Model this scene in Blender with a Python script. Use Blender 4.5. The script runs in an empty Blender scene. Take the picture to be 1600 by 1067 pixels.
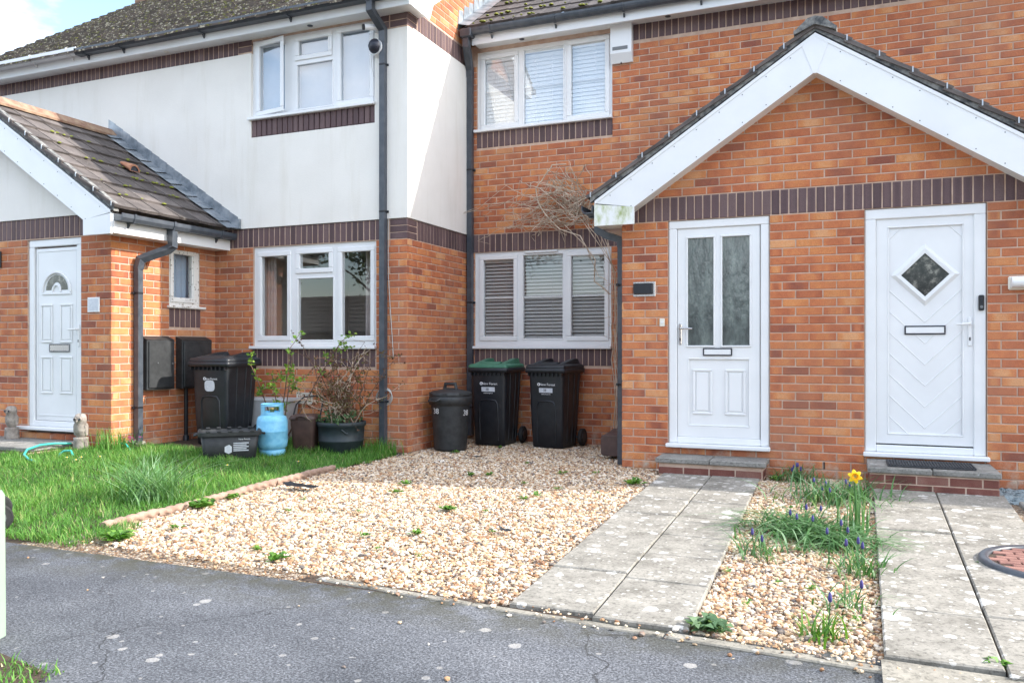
import bpy, math, random
import numpy as np
from mathutils import Matrix, Vector, noise as mnoise

random.seed(7)
rng = np.random.default_rng(11)
R = math.radians
PI = math.pi
sc = bpy.context.scene
col = sc.collection

# ------------------------------------------------------------------ camera
CAM = (2.0235, -7.6242, 1.1336)
PSI = math.atan(530 / 1275)
cam_data = bpy.data.cameras.new('camera')
cam = bpy.data.objects.new('camera', cam_data)
col.objects.link(cam)
cam.location = CAM
cam.rotation_euler = (R(90), 0, PSI)
cam_data.sensor_width = 36
cam_data.lens = 1275 / 1600 * 36
cam_data.shift_y = 10.3 / 1600
cam_data.clip_start = 0.05
cam_data.clip_end = 800
sc.camera = cam

# ------------------------------------------------------------------ sky, sun, exposure
SUN = Vector((1, .3156, .663)).normalized()
ELEV = math.asin(SUN.z)
AZ = math.atan2(SUN.x, SUN.y)
world = bpy.data.worlds.new('World')
sc.world = world
world.use_nodes = True
wn, wl = world.node_tree.nodes, world.node_tree.links
wn.clear()
w_out = wn.new('ShaderNodeOutputWorld')
w_bg = wn.new('ShaderNodeBackground')
w_sky = wn.new('ShaderNodeTexSky')
w_sky.sky_type = 'NISHITA'
w_sky.sun_disc = False
w_sky.sun_elevation = ELEV
w_sky.sun_rotation = AZ
w_sky.air_density = 1.0
w_sky.dust_density = 1.0
w_tc = wn.new('ShaderNodeTexCoord')
w_map = wn.new('ShaderNodeMapping')
w_map.inputs['Scale'].default_value = (1, 1, 2.2)
w_map.inputs['Location'].default_value = (.9, .55, .35)
w_noise = wn.new('ShaderNodeTexNoise')
w_noise.inputs['Scale'].default_value = 2.3
w_noise.inputs['Detail'].default_value = 9
w_noise.inputs['Roughness'].default_value = .55
w_ramp = wn.new('ShaderNodeValToRGB')
w_ramp.color_ramp.elements[0].position = .42
w_ramp.color_ramp.elements[1].position = .62
w_mix = wn.new('ShaderNodeMix')
w_mix.data_type = 'RGBA'
w_mix.inputs['B'].default_value = (7.2, 7.4, 7.8, 1)
wl.new(w_tc.outputs['Generated'], w_map.inputs['Vector'])
wl.new(w_map.outputs['Vector'], w_noise.inputs['Vector'])
wl.new(w_noise.outputs['Fac'], w_ramp.inputs['Fac'])
wl.new(w_ramp.outputs['Color'], w_mix.inputs['Factor'])
wl.new(w_sky.outputs['Color'], w_mix.inputs['A'])
wl.new(w_mix.outputs['Result'], w_bg.inputs['Color'])
w_bg.inputs['Strength'].default_value = .15
wl.new(w_bg.outputs['Background'], w_out.inputs['Surface'])

sun_data = bpy.data.lights.new('sun', 'SUN')
sun_data.energy = 2.55
sun_data.angle = R(.6)
sun_data.color = (1, .95, .87)
sun = bpy.data.objects.new('sun', sun_data)
col.objects.link(sun)
sun.location = SUN * 40
sun.rotation_euler = (-SUN).to_track_quat('-Z', 'Y').to_euler()

sc.view_settings.view_transform = 'Standard'
sc.view_settings.look = 'None'
sc.view_settings.gamma = 1
sc.view_settings.use_curve_mapping = False
sc.view_settings.exposure = 1.62
sc.render.engine = 'CYCLES'

# ------------------------------------------------------------------ materials
def nodes_of(name):
    m = bpy.data.materials.new(name)
    m.use_nodes = True
    nt = m.node_tree
    b = nt.nodes['Principled BSDF']
    return m, nt.nodes, nt.links, b

def ramp(n, stops):
    r = n.new('ShaderNodeValToRGB')
    el = r.color_ramp.elements
    while len(el) < len(stops):
        el.new(.5)
    for e, (p, c) in zip(el, stops):
        e.position = p
        e.color = (*c, 1)
    return r

def noise_tex(n, l, scale, detail=4, rough=.55, coord='pos', stretch=None):
    if coord == 'pos':
        src = n.new('ShaderNodeNewGeometry').outputs['Position']
    else:
        src = n.new('ShaderNodeTexCoord').outputs['Object']
    if stretch:
        mp = n.new('ShaderNodeMapping')
        mp.inputs['Scale'].default_value = stretch
        l.new(src, mp.inputs['Vector'])
        src = mp.outputs['Vector']
    t = n.new('ShaderNodeTexNoise')
    t.inputs['Scale'].default_value = scale
    t.inputs['Detail'].default_value = detail
    t.inputs['Roughness'].default_value = rough
    l.new(src, t.inputs['Vector'])
    return t

def mixc(n, l, fac, a, b, mode='MIX'):
    m = n.new('ShaderNodeMix')
    m.data_type = 'RGBA'
    m.blend_type = mode
    for sock, val in (('Factor', fac), ('A', a), ('B', b)):
        if isinstance(val, (int, float)):
            m.inputs[sock].default_value = val
        elif isinstance(val, tuple):
            m.inputs[sock].default_value = (*val, 1)
        else:
            l.new(val, m.inputs[sock])
    return m.outputs['Result']

def math_node(n, l, op, a, b=None):
    m = n.new('ShaderNodeMath')
    m.operation = op
    for i, v in enumerate((a, b)):
        if v is None:
            continue
        if isinstance(v, (int, float)):
            m.inputs[i].default_value = v
        else:
            l.new(v, m.inputs[i])
    return m.outputs[0]

def bump_to(n, l, b, height, strength, dist=.01):
    bp = n.new('ShaderNodeBump')
    bp.inputs['Strength'].default_value = strength
    bp.inputs['Distance'].default_value = dist
    l.new(height, bp.inputs['Height'])
    l.new(bp.outputs['Normal'], b.inputs['Normal'])

def mat(name, c1, c2=None, scale=6, detail=5, rough=.6, bump=0, bscale=40, bdist=.005, metal=0,
        lo=.35, hi=.65, coord='pos', stretch=None, spec=.5):
    m, n, l, b = nodes_of(name)
    b.inputs['Roughness'].default_value = rough
    b.inputs['Metallic'].default_value = metal
    b.inputs['Specular IOR Level'].default_value = spec
    if c2 is None:
        b.inputs['Base Color'].default_value = (*c1, 1)
    else:
        t = noise_tex(n, l, scale, detail, .6, coord, stretch)
        r = ramp(n, [(lo, c1), (hi, c2)])
        l.new(t.outputs['Fac'], r.inputs['Fac'])
        l.new(r.outputs['Color'], b.inputs['Base Color'])
    if bump:
        t2 = noise_tex(n, l, bscale, 4, .6, coord)
        bump_to(n, l, b, t2.outputs['Fac'], bump, bdist)
    return m

def attr_mat(name, stops, rough=.8, blot=.35, bscale=160, bump=.3, attr='tone', sand=True):
    """colour from a per-piece random number, broken up by noise"""
    m, n, l, b = nodes_of(name)
    at = n.new('ShaderNodeAttribute')
    at.attribute_name = attr
    sep = n.new('ShaderNodeSeparateColor')
    l.new(at.outputs['Color'], sep.inputs['Color'])
    t = noise_tex(n, l, 22, 5, .65)
    dv = math_node(n, l, 'SUBTRACT', t.outputs['Fac'], .5)
    dv = math_node(n, l, 'MULTIPLY', dv, blot)
    f = math_node(n, l, 'ADD', sep.outputs[0], dv)
    r = ramp(n, stops)
    l.new(f, r.inputs['Fac'])
    c = r.outputs['Color']
    t2 = noise_tex(n, l, bscale, 3, .7)
    if sand:
        r2 = ramp(n, [(.3, (.72, .72, .72)), (.72, (1.18, 1.16, 1.12))])
        l.new(t2.outputs['Fac'], r2.inputs['Fac'])
        c = mixc(n, l, 1.0, c, r2.outputs['Color'], 'MULTIPLY')
    l.new(c, b.inputs['Base Color'])
    b.inputs['Roughness'].default_value = rough
    b.inputs['Specular IOR Level'].default_value = .25
    bump_to(n, l, b, t2.outputs['Fac'], bump, .004)
    return m, n, l, b, c

MT = {}
bm_, n_, l_, b_, c_ = attr_mat('brick_face', [(.0, (.27, .095, .066)), (.14, (.345, .112, .064)), (.32, (.45, .145, .07)),
                          (.55, (.55, .192, .086)), (.8, (.635, .26, .1)), (1, (.68, .35, .175))], blot=.55)
# pale salts on the lowest courses, patchy
gp = n_.new('ShaderNodeNewGeometry'); sx = n_.new('ShaderNodeSeparateXYZ'); l_.new(gp.outputs['Position'], sx.inputs[0])
ef = noise_tex(n_, l_, 7, 6, .7)
low = n_.new('ShaderNodeMapRange'); low.inputs[1].default_value = .32; low.inputs[2].default_value = .05
l_.new(sx.outputs['Z'], low.inputs[0])
er = ramp(n_, [(.5, (0, 0, 0)), (.72, (1, 1, 1))]); l_.new(ef.outputs['Fac'], er.inputs['Fac'])
ff = math_node(n_, l_, 'MULTIPLY', low.outputs[0], er.outputs['Color'])
# weathering: broad dusty patches and a slow drift of tone over the wall
bw = noise_tex(n_, l_, 1.1, 6, .62, stretch=(1, 1, .7)); bwr = ramp(n_, [(.45, (0, 0, 0)), (.75, (.6, .6, .6))]); l_.new(bw.outputs['Fac'], bwr.inputs['Fac'])
c_ = mixc(n_, l_, bwr.outputs['Color'], c_, (.36, .18, .115))
bd = noise_tex(n_, l_, .7, 4, .6); bdr = ramp(n_, [(.3, (.86, .85, .85)), (.7, (1.1, 1.1, 1.09))]); l_.new(bd.outputs['Fac'], bdr.inputs['Fac'])
c_ = mixc(n_, l_, 1.0, c_, bdr.outputs['Color'], 'MULTIPLY')
l_.new(mixc(n_, l_, ff, c_, (.5, .43, .34)), b_.inputs['Base Color'])
MT['brick'] = bm_
MT['soldier'] = attr_mat('blue_brown_brick', [(0, (.085, .056, .06)), (.5, (.125, .08, .085)), (1, (.17, .115, .115))], blot=.3, rough=.6)[0]
MT['step_brick'] = attr_mat('red_brick', [(0, (.1, .045, .038)), (.5, (.19, .07, .056)), (1, (.28, .15, .12))], blot=.5, rough=.75)[0]
MT['block'] = attr_mat('red_block', [(0, (.2, .1, .085)), (1, (.32, .17, .14))], blot=.3, rough=.85)[0]
MT['mortar'] = mat('mortar', (.44, .3, .225), (.57, .42, .33), scale=9, rough=.95, bump=.4, bscale=200)
MT['interior'] = mat('interior_plaster', (.42, .39, .35), rough=.9)
# masonry paint
m, n, l, b = nodes_of('render_paint')
t = noise_tex(n, l, 1.6, 6, .6); r = ramp(n, [(.3, (.755, .728, .68)), (.6, (.805, .778, .73))]); l.new(t.outputs['Fac'], r.inputs['Fac'])
ts = noise_tex(n, l, 5, 6, .65, stretch=(1.2, 1.2, .12)); rs = ramp(n, [(.52, (1, 1, 1)), (.8, (.9, .885, .85))]); l.new(ts.outputs['Fac'], rs.inputs['Fac'])
l.new(mixc(n, l, 1.0, r.outputs['Color'], rs.outputs['Color'], 'MULTIPLY'), b.inputs['Base Color'])
b.inputs['Roughness'].default_value = .9; b.inputs['Specular IOR Level'].default_value = .2
t2 = noise_tex(n, l, 90, 5, .6); bump_to(n, l, b, t2.outputs['Fac'], .35, .006)
MT['render'] = m
MT['upvc'] = mat('white_upvc', (.78, .79, .80), (.73, .74, .75), scale=2.2, rough=.32)
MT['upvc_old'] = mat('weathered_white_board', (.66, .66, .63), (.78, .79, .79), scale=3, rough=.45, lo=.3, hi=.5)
# board with algae for box ends
m, n, l, b = nodes_of('algae_white_board')
t = noise_tex(n, l, 9, 6, .7, stretch=(1, 1, .45)); r = ramp(n, [(.46, (.76, .77, .76)), (.56, (.6, .63, .5)), (.68, (.3, .36, .13))]); l.new(t.outputs['Fac'], r.inputs['Fac'])
l.new(r.outputs['Color'], b.inputs['Base Color']); b.inputs['Roughness'].default_value = .5
MT['algae'] = m
MT['oldwood'] = mat('flaking_white_paint', (.2, .16, .12), (.74, .73, .7), scale=26, detail=6, rough=.7, lo=.36, hi=.42, bump=.4, bscale=60)
MT['pipe'] = mat('dark_grey_plastic', (.045, .055, .07), (.075, .085, .10), scale=12, rough=.38)
MT['black'] = mat('black_plastic', (.009, .011, .015), (.018, .02, .025), scale=9, rough=.42, bump=.12, bscale=300, bdist=.002, coord='obj')
MT['black_dull'] = mat('scuffed_black_plastic', (.016, .018, .02), (.034, .036, .038), scale=14, rough=.55, bump=.15, bscale=240, bdist=.002, coord='obj')
MT['rubber'] = mat('tyre_rubber', (.012, .012, .013), (.03, .03, .03), scale=20, rough=.8, coord='obj')
MT['grey_hub'] = mat('grey_hub_plastic', (.16, .17, .18), rough=.5)
MT['green_lid'] = mat('green_lid_plastic', (.035, .14, .085), (.06, .19, .12), scale=8, rough=.45, coord='obj')
MT['brown_pl'] = mat('brown_caddy_plastic', (.06, .034, .03), (.095, .055, .047), scale=10, rough=.5, coord='obj')
MT['print'] = mat('white_print', (.72, .73, .75), rough=.6)
MT['sticker'] = mat('pale_sticker', (.5, .53, .58), (.62, .64, .68), scale=30, rough=.5, coord='obj')
MT['ink'] = mat('dark_ink', (.03, .03, .04), rough=.6)
MT['gas'] = mat('light_blue_paint', (.16, .47, .69), (.22, .55, .76), scale=14, rough=.45, lo=.4, hi=.55, coord='obj', bump=.08)
m, n, l, b = nodes_of('scratched_light_blue_paint')
t = noise_tex(n, l, 14, 5, .6, 'obj'); r = ramp(n, [(.4, (.15, .45, .67)), (.56, (.22, .54, .75))]); l.new(t.outputs['Fac'], r.inputs['Fac'])
t2 = noise_tex(n, l, 34, 6, .75, 'obj', (1, 1, .5)); r2 = ramp(n, [(.66, (0, 0, 0)), (.7, (1, 1, 1))]); l.new(t2.outputs['Fac'], r2.inputs['Fac'])
l.new(mixc(n, l, r2.outputs['Color'], r.outputs['Color'], (.3, .36, .38)), b.inputs['Base Color']); b.inputs['Roughness'].default_value = .45
MT['gas'] = m
MT['brass'] = mat('brass_valve', (.45, .32, .12), rough=.35, metal=1)
MT['tub'] = mat('dark_teal_tub_plastic', (.018, .028, .034), (.03, .042, .048), scale=9, rough=.55, coord='obj')
MT['greybox'] = mat('pale_grey_box_plastic', (.42, .42, .43), (.5, .5, .51), scale=5, rough=.5, coord='obj')
MT['soil'] = mat('soil', (.035, .022, .014), (.08, .052, .034), scale=30, rough=.95, bump=.5, bscale=60)
MT['lead'] = mat('lead_sheet', (.16, .19, .22), (.36, .39, .42), scale=7, rough=.42, metal=.35, bump=.1, bscale=25)
MT['chrome'] = mat('brushed_chrome', (.55, .55, .56), rough=.25, metal=1)
MT['steel'] = mat('galvanised_clip', (.5, .52, .54), rough=.4, metal=.7)
MT['blackmetal'] = mat('black_frame', (.015, .017, .03), rough=.4)
MT['terracotta'] = mat('terracotta', (.30, .12, .065), (.40, .2, .12), scale=12, rough=.8, bump=.2)
MT['rope'] = mat('pinkish_concrete', (.24, .155, .115), (.36, .25, .19), scale=18, rough=.85, bump=.3, bscale=90)
MT['owl'] = mat('weathered_carved_stone', (.17, .145, .125), (.36, .32, .28), scale=16, rough=.9, bump=.5, bscale=45, coord='obj')
MT['hose'] = mat('turquoise_hose', (.05, .42, .34), rough=.4)
MT['post'] = mat('pale_green_plastic', (.23, .32, .24), (.27, .36, .28), scale=3, rough=.45)
MT['mat'] = mat('black_rubber_mat', (.02, .022, .026), (.05, .052, .058), scale=40, rough=.8)
MT['twig'] = mat('bleached_dead_stem', (.36, .27, .19), (.66, .55, .44), scale=8, rough=.85)
MT['twig_dark'] = mat('brown_stem', (.09, .05, .032), (.19, .11, .075), scale=20, rough=.85)
MT['cream'] = mat('cream_plastic', (.72, .70, .62), rough=.45)
MT['cable'] = mat('white_cable', (.5, .5, .48), rough=.5)
MT['curtain'] = mat('pale_curtain', (.4, .34, .32), (.48, .42, .4), scale=5, rough=.9)
MT['netting'] = mat('blue_grey_blind_fabric', (.27, .35, .45), (.32, .4, .5), scale=3, rough=.9)
MT['blindw'] = mat('white_blind_slat', (.84, .86, .88), rough=.6)
MT['blindg'] = mat('grey_wood_blind_slat', (.43, .42, .41), rough=.45)
MT['daffy'] = mat('yellow_petal', (.85, .55, .005), (.9, .63, .01), scale=20, rough=.6)
MT['dafft'] = mat('deep_yellow_trumpet', (.86, .42, .004), rough=.6)
MT['muscari'] = mat('violet_flower', (.035, .028, .14), (.07, .06, .24), scale=40, rough=.7)
MT['pink'] = mat('magenta_petal', (.55, .05, .33), rough=.6)
MT['petal'] = mat('white_petal', (.8, .8, .78), rough=.7)
MT['berry'] = mat('red_berry', (.5, .03, .02), rough=.4)

def leaf_mat(name, stops, rough=.55):
    m, n, l, b = nodes_of(name)
    at = n.new('ShaderNodeAttribute'); at.attribute_name = 'tone'
    sep = n.new('ShaderNodeSeparateColor'); l.new(at.outputs['Color'], sep.inputs['Color'])
    r = ramp(n, stops); l.new(sep.outputs[0], r.inputs['Fac'])
    l.new(r.outputs['Color'], b.inputs['Base Color'])
    b.inputs['Roughness'].default_value = rough
    b.inputs['Specular IOR Level'].default_value = .35
    tr = n.new('ShaderNodeBsdfTranslucent')
    hs = mixc(n, l, 1.0, r.outputs['Color'], (1.25, 1.35, .7), 'MULTIPLY')
    l.new(hs, tr.inputs['Color'])
    mx = n.new('ShaderNodeMixShader'); mx.inputs[0].default_value = .3
    l.new(b.outputs[0], mx.inputs[1]); l.new(tr.outputs[0], mx.inputs[2])
    l.new(mx.outputs[0], n['Material Output'].inputs['Surface'])
    return m
MT['grass'] = leaf_mat('lawn_grass', [(0, (.045, .125, .022)), (.45, (.095, .25, .04)), (.85, (.175, .37, .07)), (.93, (.36, .4, .14)), (1, (.5, .46, .25))])
MT['bulb'] = leaf_mat('strap_leaf', [(0, (.04, .11, .035)), (.6, (.1, .23, .08)), (1, (.33, .46, .3))])
MT['tussock'] = leaf_mat('pale_tussock_blade', [(0, (.07, .17, .05)), (.6, (.17, .33, .13)), (1, (.42, .55, .36))])
MT['weed'] = leaf_mat('weed_leaf', [(0, (.04, .11, .02)), (.6, (.09, .23, .03)), (1, (.22, .36, .07))])
MT['bush'] = leaf_mat('bush_leaf', [(0, (.05, .11, .02)), (.6, (.15, .28, .04)), (1, (.32, .42, .08))])
MT['ivy'] = leaf_mat('grey_green_leaf', [(0, (.04, .09, .04)), (.6, (.1, .19, .09)), (1, (.22, .32, .17))])
MT['dryleaf'] = leaf_mat('dry_russet_leaf', [(0, (.06, .03, .018)), (.6, (.14, .065, .035)), (1, (.12, .16, .04))])
MT['treeleaf'] = leaf_mat('tree_leaf', [(0, (.02, .045, .012)), (.6, (.05, .1, .02)), (1, (.1, .16, .04))])
MT['moss'] = mat('moss', (.09, .12, .015), (.24, .24, .035), scale=40, rough=.95, bump=.6, bscale=150)

# roof tiles with lichen
def tile_mat(name, base1, base2, lich, lichthr, mossthr, sc_=18):
    m, n, l, b = nodes_of(name)
    t = noise_tex(n, l, 5, 5, .6); r = ramp(n, [(.3, base1), (.7, base2)]); l.new(t.outputs['Fac'], r.inputs['Fac'])
    at = n.new('ShaderNodeAttribute'); at.attribute_name = 'tone'
    sep = n.new('ShaderNodeSeparateColor'); l.new(at.outputs['Color'], sep.inputs['Color'])
    v = math_node(n, l, 'ADD', math_node(n, l, 'MULTIPLY', sep.outputs[0], .5), .75)
    vc = n.new('ShaderNodeCombineColor')
    for i in range(3): l.new(v, vc.inputs[i])
    c = mixc(n, l, 1.0, r.outputs['Color'], vc.outputs[0], 'MULTIPLY')
    t2 = noise_tex(n, l, sc_, 6, .7); r2 = ramp(n, [(lichthr, (0, 0, 0)), (lichthr + .07, (1, 1, 1))]); l.new(t2.outputs['Fac'], r2.inputs['Fac'])
    c = mixc(n, l, r2.outputs['Color'], c, lich)
    t3 = noise_tex(n, l, sc_ * .7, 6, .7, stretch=(1, 1.1, .9)); r3 = ramp(n, [(mossthr, (0, 0, 0)), (mossthr + .06, (1, 1, 1))]); l.new(t3.outputs['Fac'], r3.inputs['Fac'])
    mp = noise_tex(n, l, sc_ * .7, 6, .7, stretch=(1.3, .9, 1.2)); r3b = ramp(n, [(mossthr, (0, 0, 0)), (mossthr + .06, (1, 1, 1))]); l.new(mp.outputs['Fac'], r3b.inputs['Fac'])
    c = mixc(n, l, r3b.outputs['Color'], c, (.16, .16, .035))
    l.new(c, b.inputs['Base Color'])
    b.inputs['Roughness'].default_value = .85; b.inputs['Specular IOR Level'].default_value = .25
    t4 = noise_tex(n, l, 70, 4, .6); bump_to(n, l, b, t4.outputs['Fac'], .5, .006)
    return m
MT['tile'] = tile_mat('concrete_roof_tile', (.07, .06, .057), (.15, .13, .122), (.42, .4, .36), .64, .72, 14)
MT['tile_old'] = tile_mat('lichened_plain_tile', (.05, .042, .036), (.13, .1, .08), (.43, .39, .29), .545, .56, 16)
MT['tile_edge'] = mat('verge_tile_underside', (.05, .055, .06), (.27, .265, .25), scale=17, rough=.9, bump=.4, bscale=60)
MT['ridge'] = mat('lichened_ridge_tile', (.2, .105, .07), (.34, .24, .16), scale=10, rough=.85, bump=.3)

# paving slab with lichen discs
def slab_mat(name, c1, c2, spot, density=1.0):
    m, n, l, b = nodes_of(name)
    t = noise_tex(n, l, 4.5, 9, .75); r = ramp(n, [(.28, c1), (.5, c2), (.72, tuple(x * 1.4 for x in c2))]); l.new(t.outputs['Fac'], r.inputs['Fac'])
    c = r.outputs['Color']
    g = n.new('ShaderNodeNewGeometry').outputs['Position']
    tw = noise_tex(n, l, 22, 4, .6)
    for scale, thr, k in ((5.5, .3, .9), (13, .34, .8), (28, .3, .55)):
        vo = n.new('ShaderNodeTexVoronoi'); vo.inputs['Scale'].default_value = scale; l.new(g, vo.inputs['Vector'])
        sp = n.new('ShaderNodeSeparateColor'); l.new(vo.outputs['Color'], sp.inputs['Color'])
        rad = math_node(n, l, 'MULTIPLY', math_node(n, l, 'POWER', sp.outputs[0], 2.2), thr * density)
        wob = math_node(n, l, 'MULTIPLY', math_node(n, l, 'SUBTRACT', tw.outputs['Fac'], .5), .45)
        dd = math_node(n, l, 'ADD', vo.outputs['Distance'], wob)
        f = math_node(n, l, 'LESS_THAN', dd, rad)
        c = mixc(n, l, math_node(n, l, 'MULTIPLY', f, k), c, spot)
    td = noise_tex(n, l, 55, 4, .7); rd = ramp(n, [(.33, (.45, .45, .45)), (.5, (1, 1, 1))]); l.new(td.outputs['Fac'], rd.inputs['Fac'])
    c = mixc(n, l, .9, c, rd.outputs['Color'], 'MULTIPLY')
    l.new(c, b.inputs['Base Color'])
    b.inputs['Roughness'].default_value = .92; b.inputs['Specular IOR Level'].default_value = .2
    t2 = noise_tex(n, l, 60, 6, .7); bump_to(n, l, b, t2.outputs['Fac'], .4, .006)
    return m
MT['slab'] = slab_mat('lichened_paving_slab', (.13, .12, .1), (.275, .258, .225), (.6, .58, .54), 1.2)
MT['slab_grey'] = slab_mat('grey_step_slab', (.13, .125, .115), (.25, .24, .22), (.42, .42, .4), .5)
MT['edging'] = slab_mat('concrete_edging', (.13, .12, .1), (.27, .25, .21), (.46, .44, .4), .7)

# asphalt
m, n, l, b = nodes_of('asphalt')
g = n.new('ShaderNodeNewGeometry').outputs['Position']
t = noise_tex(n, l, .9, 6, .6); r = ramp(n, [(.3, (.08, .085, .096)), (.5, (.112, .118, .13)), (.7, (.148, .154, .168))]); l.new(t.outputs['Fac'], r.inputs['Fac'])
t1 = noise_tex(n, l, 105, 4, .8); r1 = ramp(n, [(.34, (.25, .25, .26)), (.5, (.85, .85, .86)), (.66, (2.0, 2.0, 1.98))]); l.new(t1.outputs['Fac'], r1.inputs['Fac'])
c = mixc(n, l, 1.0, r.outputs['Color'], r1.outputs['Color'], 'MULTIPLY')
tw = noise_tex(n, l, 40, 5, .7)
for scale, thr, k in ((3.1, .16, .62), (6, .18, .6), (12, .24, .5)):
    vo = n.new('ShaderNodeTexVoronoi'); vo.inputs['Scale'].default_value = scale; l.new(g, vo.inputs['Vector'])
    sp = n.new('ShaderNodeSeparateColor'); l.new(vo.outputs['Color'], sp.inputs['Color'])
    rad = math_node(n, l, 'MULTIPLY', math_node(n, l, 'POWER', sp.outputs[0], 2.5), thr)
    wob = math_node(n, l, 'MULTIPLY', math_node(n, l, 'SUBTRACT', tw.outputs['Fac'], .5), .22)
    f = math_node(n, l, 'LESS_THAN', math_node(n, l, 'ADD', vo.outputs['Distance'], wob), rad)
    c = mixc(n, l, math_node(n, l, 'MULTIPLY', math_node(n, l, 'MULTIPLY', f, k), math_node(n, l, 'ADD', .35, tw.outputs['Fac'])), c, (.47, .45, .42))
# fine cracks, broken up
wv = noise_tex(n, l, 3.5, 4, .6)
va_ = n.new('ShaderNodeVectorMath'); va_.operation = 'MULTIPLY_ADD'; l.new(wv.outputs['Color'], va_.inputs[0]); va_.inputs[1].default_value = (.35, .35, .35); l.new(g, va_.inputs[2])
vc_ = n.new('ShaderNodeTexVoronoi'); vc_.feature = 'DISTANCE_TO_EDGE'; vc_.inputs['Scale'].default_value = .9; l.new(va_.outputs[0], vc_.inputs['Vector'])
ck = math_node(n, l, 'LESS_THAN', vc_.outputs['Distance'], .0045)
tm = noise_tex(n, l, 1.1, 3, .5); cm = ramp(n, [(.5, (0, 0, 0)), (.6, (1, 1, 1))]); l.new(tm.outputs['Fac'], cm.inputs['Fac'])
c = mixc(n, l, math_node(n, l, 'MULTIPLY', math_node(n, l, 'MULTIPLY', ck, cm.outputs['Color']), .75), c, (.03, .03, .032))
# darker oil-stained and paler worn patches
tp = noise_tex(n, l, .55, 5, .65, stretch=(1, 1.6, 1)); pr_ = ramp(n, [(.34, (.62, .62, .63)), (.5, (1, 1, 1)), (.66, (1.22, 1.2, 1.17))]); l.new(tp.outputs['Fac'], pr_.inputs['Fac'])
c = mixc(n, l, 1.0, c, pr_.outputs['Color'], 'MULTIPLY')
# mossy dirt along the edge of the gardens
sx = n.new('ShaderNodeSeparateXYZ'); l.new(g, sx.inputs[0])
mr = n.new('ShaderNodeMapRange'); mr.inputs[1].default_value = -4.75; mr.inputs[2].default_value = -4.3; l.new(sx.outputs['Y'], mr.inputs[0])
te = noise_tex(n, l, 5, 6, .7); re_ = ramp(n, [(.4, (0, 0, 0)), (.56, (1, 1, 1))]); l.new(te.outputs['Fac'], re_.inputs['Fac'])
fe = math_node(n, l, 'MULTIPLY', math_node(n, l, 'MULTIPLY', mr.outputs[0], re_.outputs['Color']), .9)
c = mixc(n, l, fe, c, (.06, .057, .035))
l.new(c, b.inputs['Base Color'])
b.inputs['Roughness'].default_value = .9; b.inputs['Specular IOR Level'].default_value = .25
bump_to(n, l, b, t1.outputs['Fac'], .8, .006)
MT['asphalt'] = m

# gravel: stones carry their own colour
def stone_mat(name, sheet=False):
    m, n, l, b = nodes_of(name)
    stops = [(0, (.1, .09, .088)), (.1, (.2, .165, .14)), (.22, (.3, .15, .075)), (.4, (.44, .29, .165)), (.58, (.56, .435, .3)), (.8, (.655, .555, .435)), (1, (.76, .7, .62))]
    r = ramp(n, stops)
    if sheet:
        g = n.new('ShaderNodeNewGeometry').outputs['Position']
        vo = n.new('ShaderNodeTexVoronoi'); vo.inputs['Scale'].default_value = 75; l.new(g, vo.inputs['Vector'])
        sp = n.new('ShaderNodeSeparateColor'); l.new(vo.outputs['Color'], sp.inputs['Color'])
        l.new(sp.outputs[0], r.inputs['Fac'])
        dk = ramp(n, [(0, (1, 1, 1)), (.75, (.3, .26, .22))]); l.new(vo.outputs['Distance'], dk.inputs['Fac'])
        c = mixc(n, l, 1.0, r.outputs['Color'], dk.outputs['Color'], 'MULTIPLY')
        inv = math_node(n, l, 'SUBTRACT', 1.0, vo.outputs['Distance'])
        bump_to(n, l, b, inv, 1.0, .012)
    else:
        at = n.new('ShaderNodeAttribute'); at.attribute_name = 'tone'
        sep = n.new('ShaderNodeSeparateColor'); l.new(at.outputs['Color'], sep.inputs['Color'])
        t = noise_tex(n, l, 90, 3, .6)
        f = math_node(n, l, 'ADD', sep.outputs[0], math_node(n, l, 'MULTIPLY', math_node(n, l, 'SUBTRACT', t.outputs['Fac'], .5), .35))
        l.new(f, r.inputs['Fac']); c = r.outputs['Color']
    l.new(c, b.inputs['Base Color'])
    b.inputs['Roughness'].default_value = .7
    b.inputs['Specular IOR Level'].default_value = .3
    return m
MT['stone'] = stone_mat('gravel_stone')
MT['gravel_bed'] = stone_mat('gravel_bed', True)
MT['slate'] = mat('blue_slate_chip', (.12, .16, .18), (.28, .34, .36), scale=60, rough=.7)

# glass
def glass_mat(name, ior=1.75, tint=(.97, .985, .985), wavy=0):
    m, n, l, b = nodes_of(name)
    n.remove(b)
    tr = n.new('ShaderNodeBsdfTransparent'); tr.inputs[0].default_value = (*tint, 1)
    gl = n.new('ShaderNodeBsdfGlossy'); gl.inputs['Roughness'].default_value = .0
    fr = n.new('ShaderNodeFresnel')
    # a thin pane reflects alike from both sides (the node inverts the index on back faces)
    bf = n.new('ShaderNodeNewGeometry').outputs['Backfacing']
    l.new(math_node(n, l, 'ADD', math_node(n, l, 'MULTIPLY', bf, 1 / ior - ior), ior), fr.inputs['IOR'])
    mx = n.new('ShaderNodeMixShader')
    l.new(fr.outputs[0], mx.inputs[0]); l.new(tr.outputs[0], mx.inputs[1]); l.new(gl.outputs[0], mx.inputs[2])
    l.new(mx.outputs[0], n['Material Output'].inputs['Surface'])
    if wavy:
        t = noise_tex(n, l, 1.3, 2, .5)
        bp = n.new('ShaderNodeBump'); bp.inputs['Strength'].default_value = wavy; bp.inputs['Distance'].default_value = .01
        l.new(t.outputs['Fac'], bp.inputs['Height']); l.new(bp.outputs['Normal'], gl.inputs['Normal'])
    return m
MT['glass'] = glass_mat('window_glass', 1.85, wavy=.02)
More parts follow.
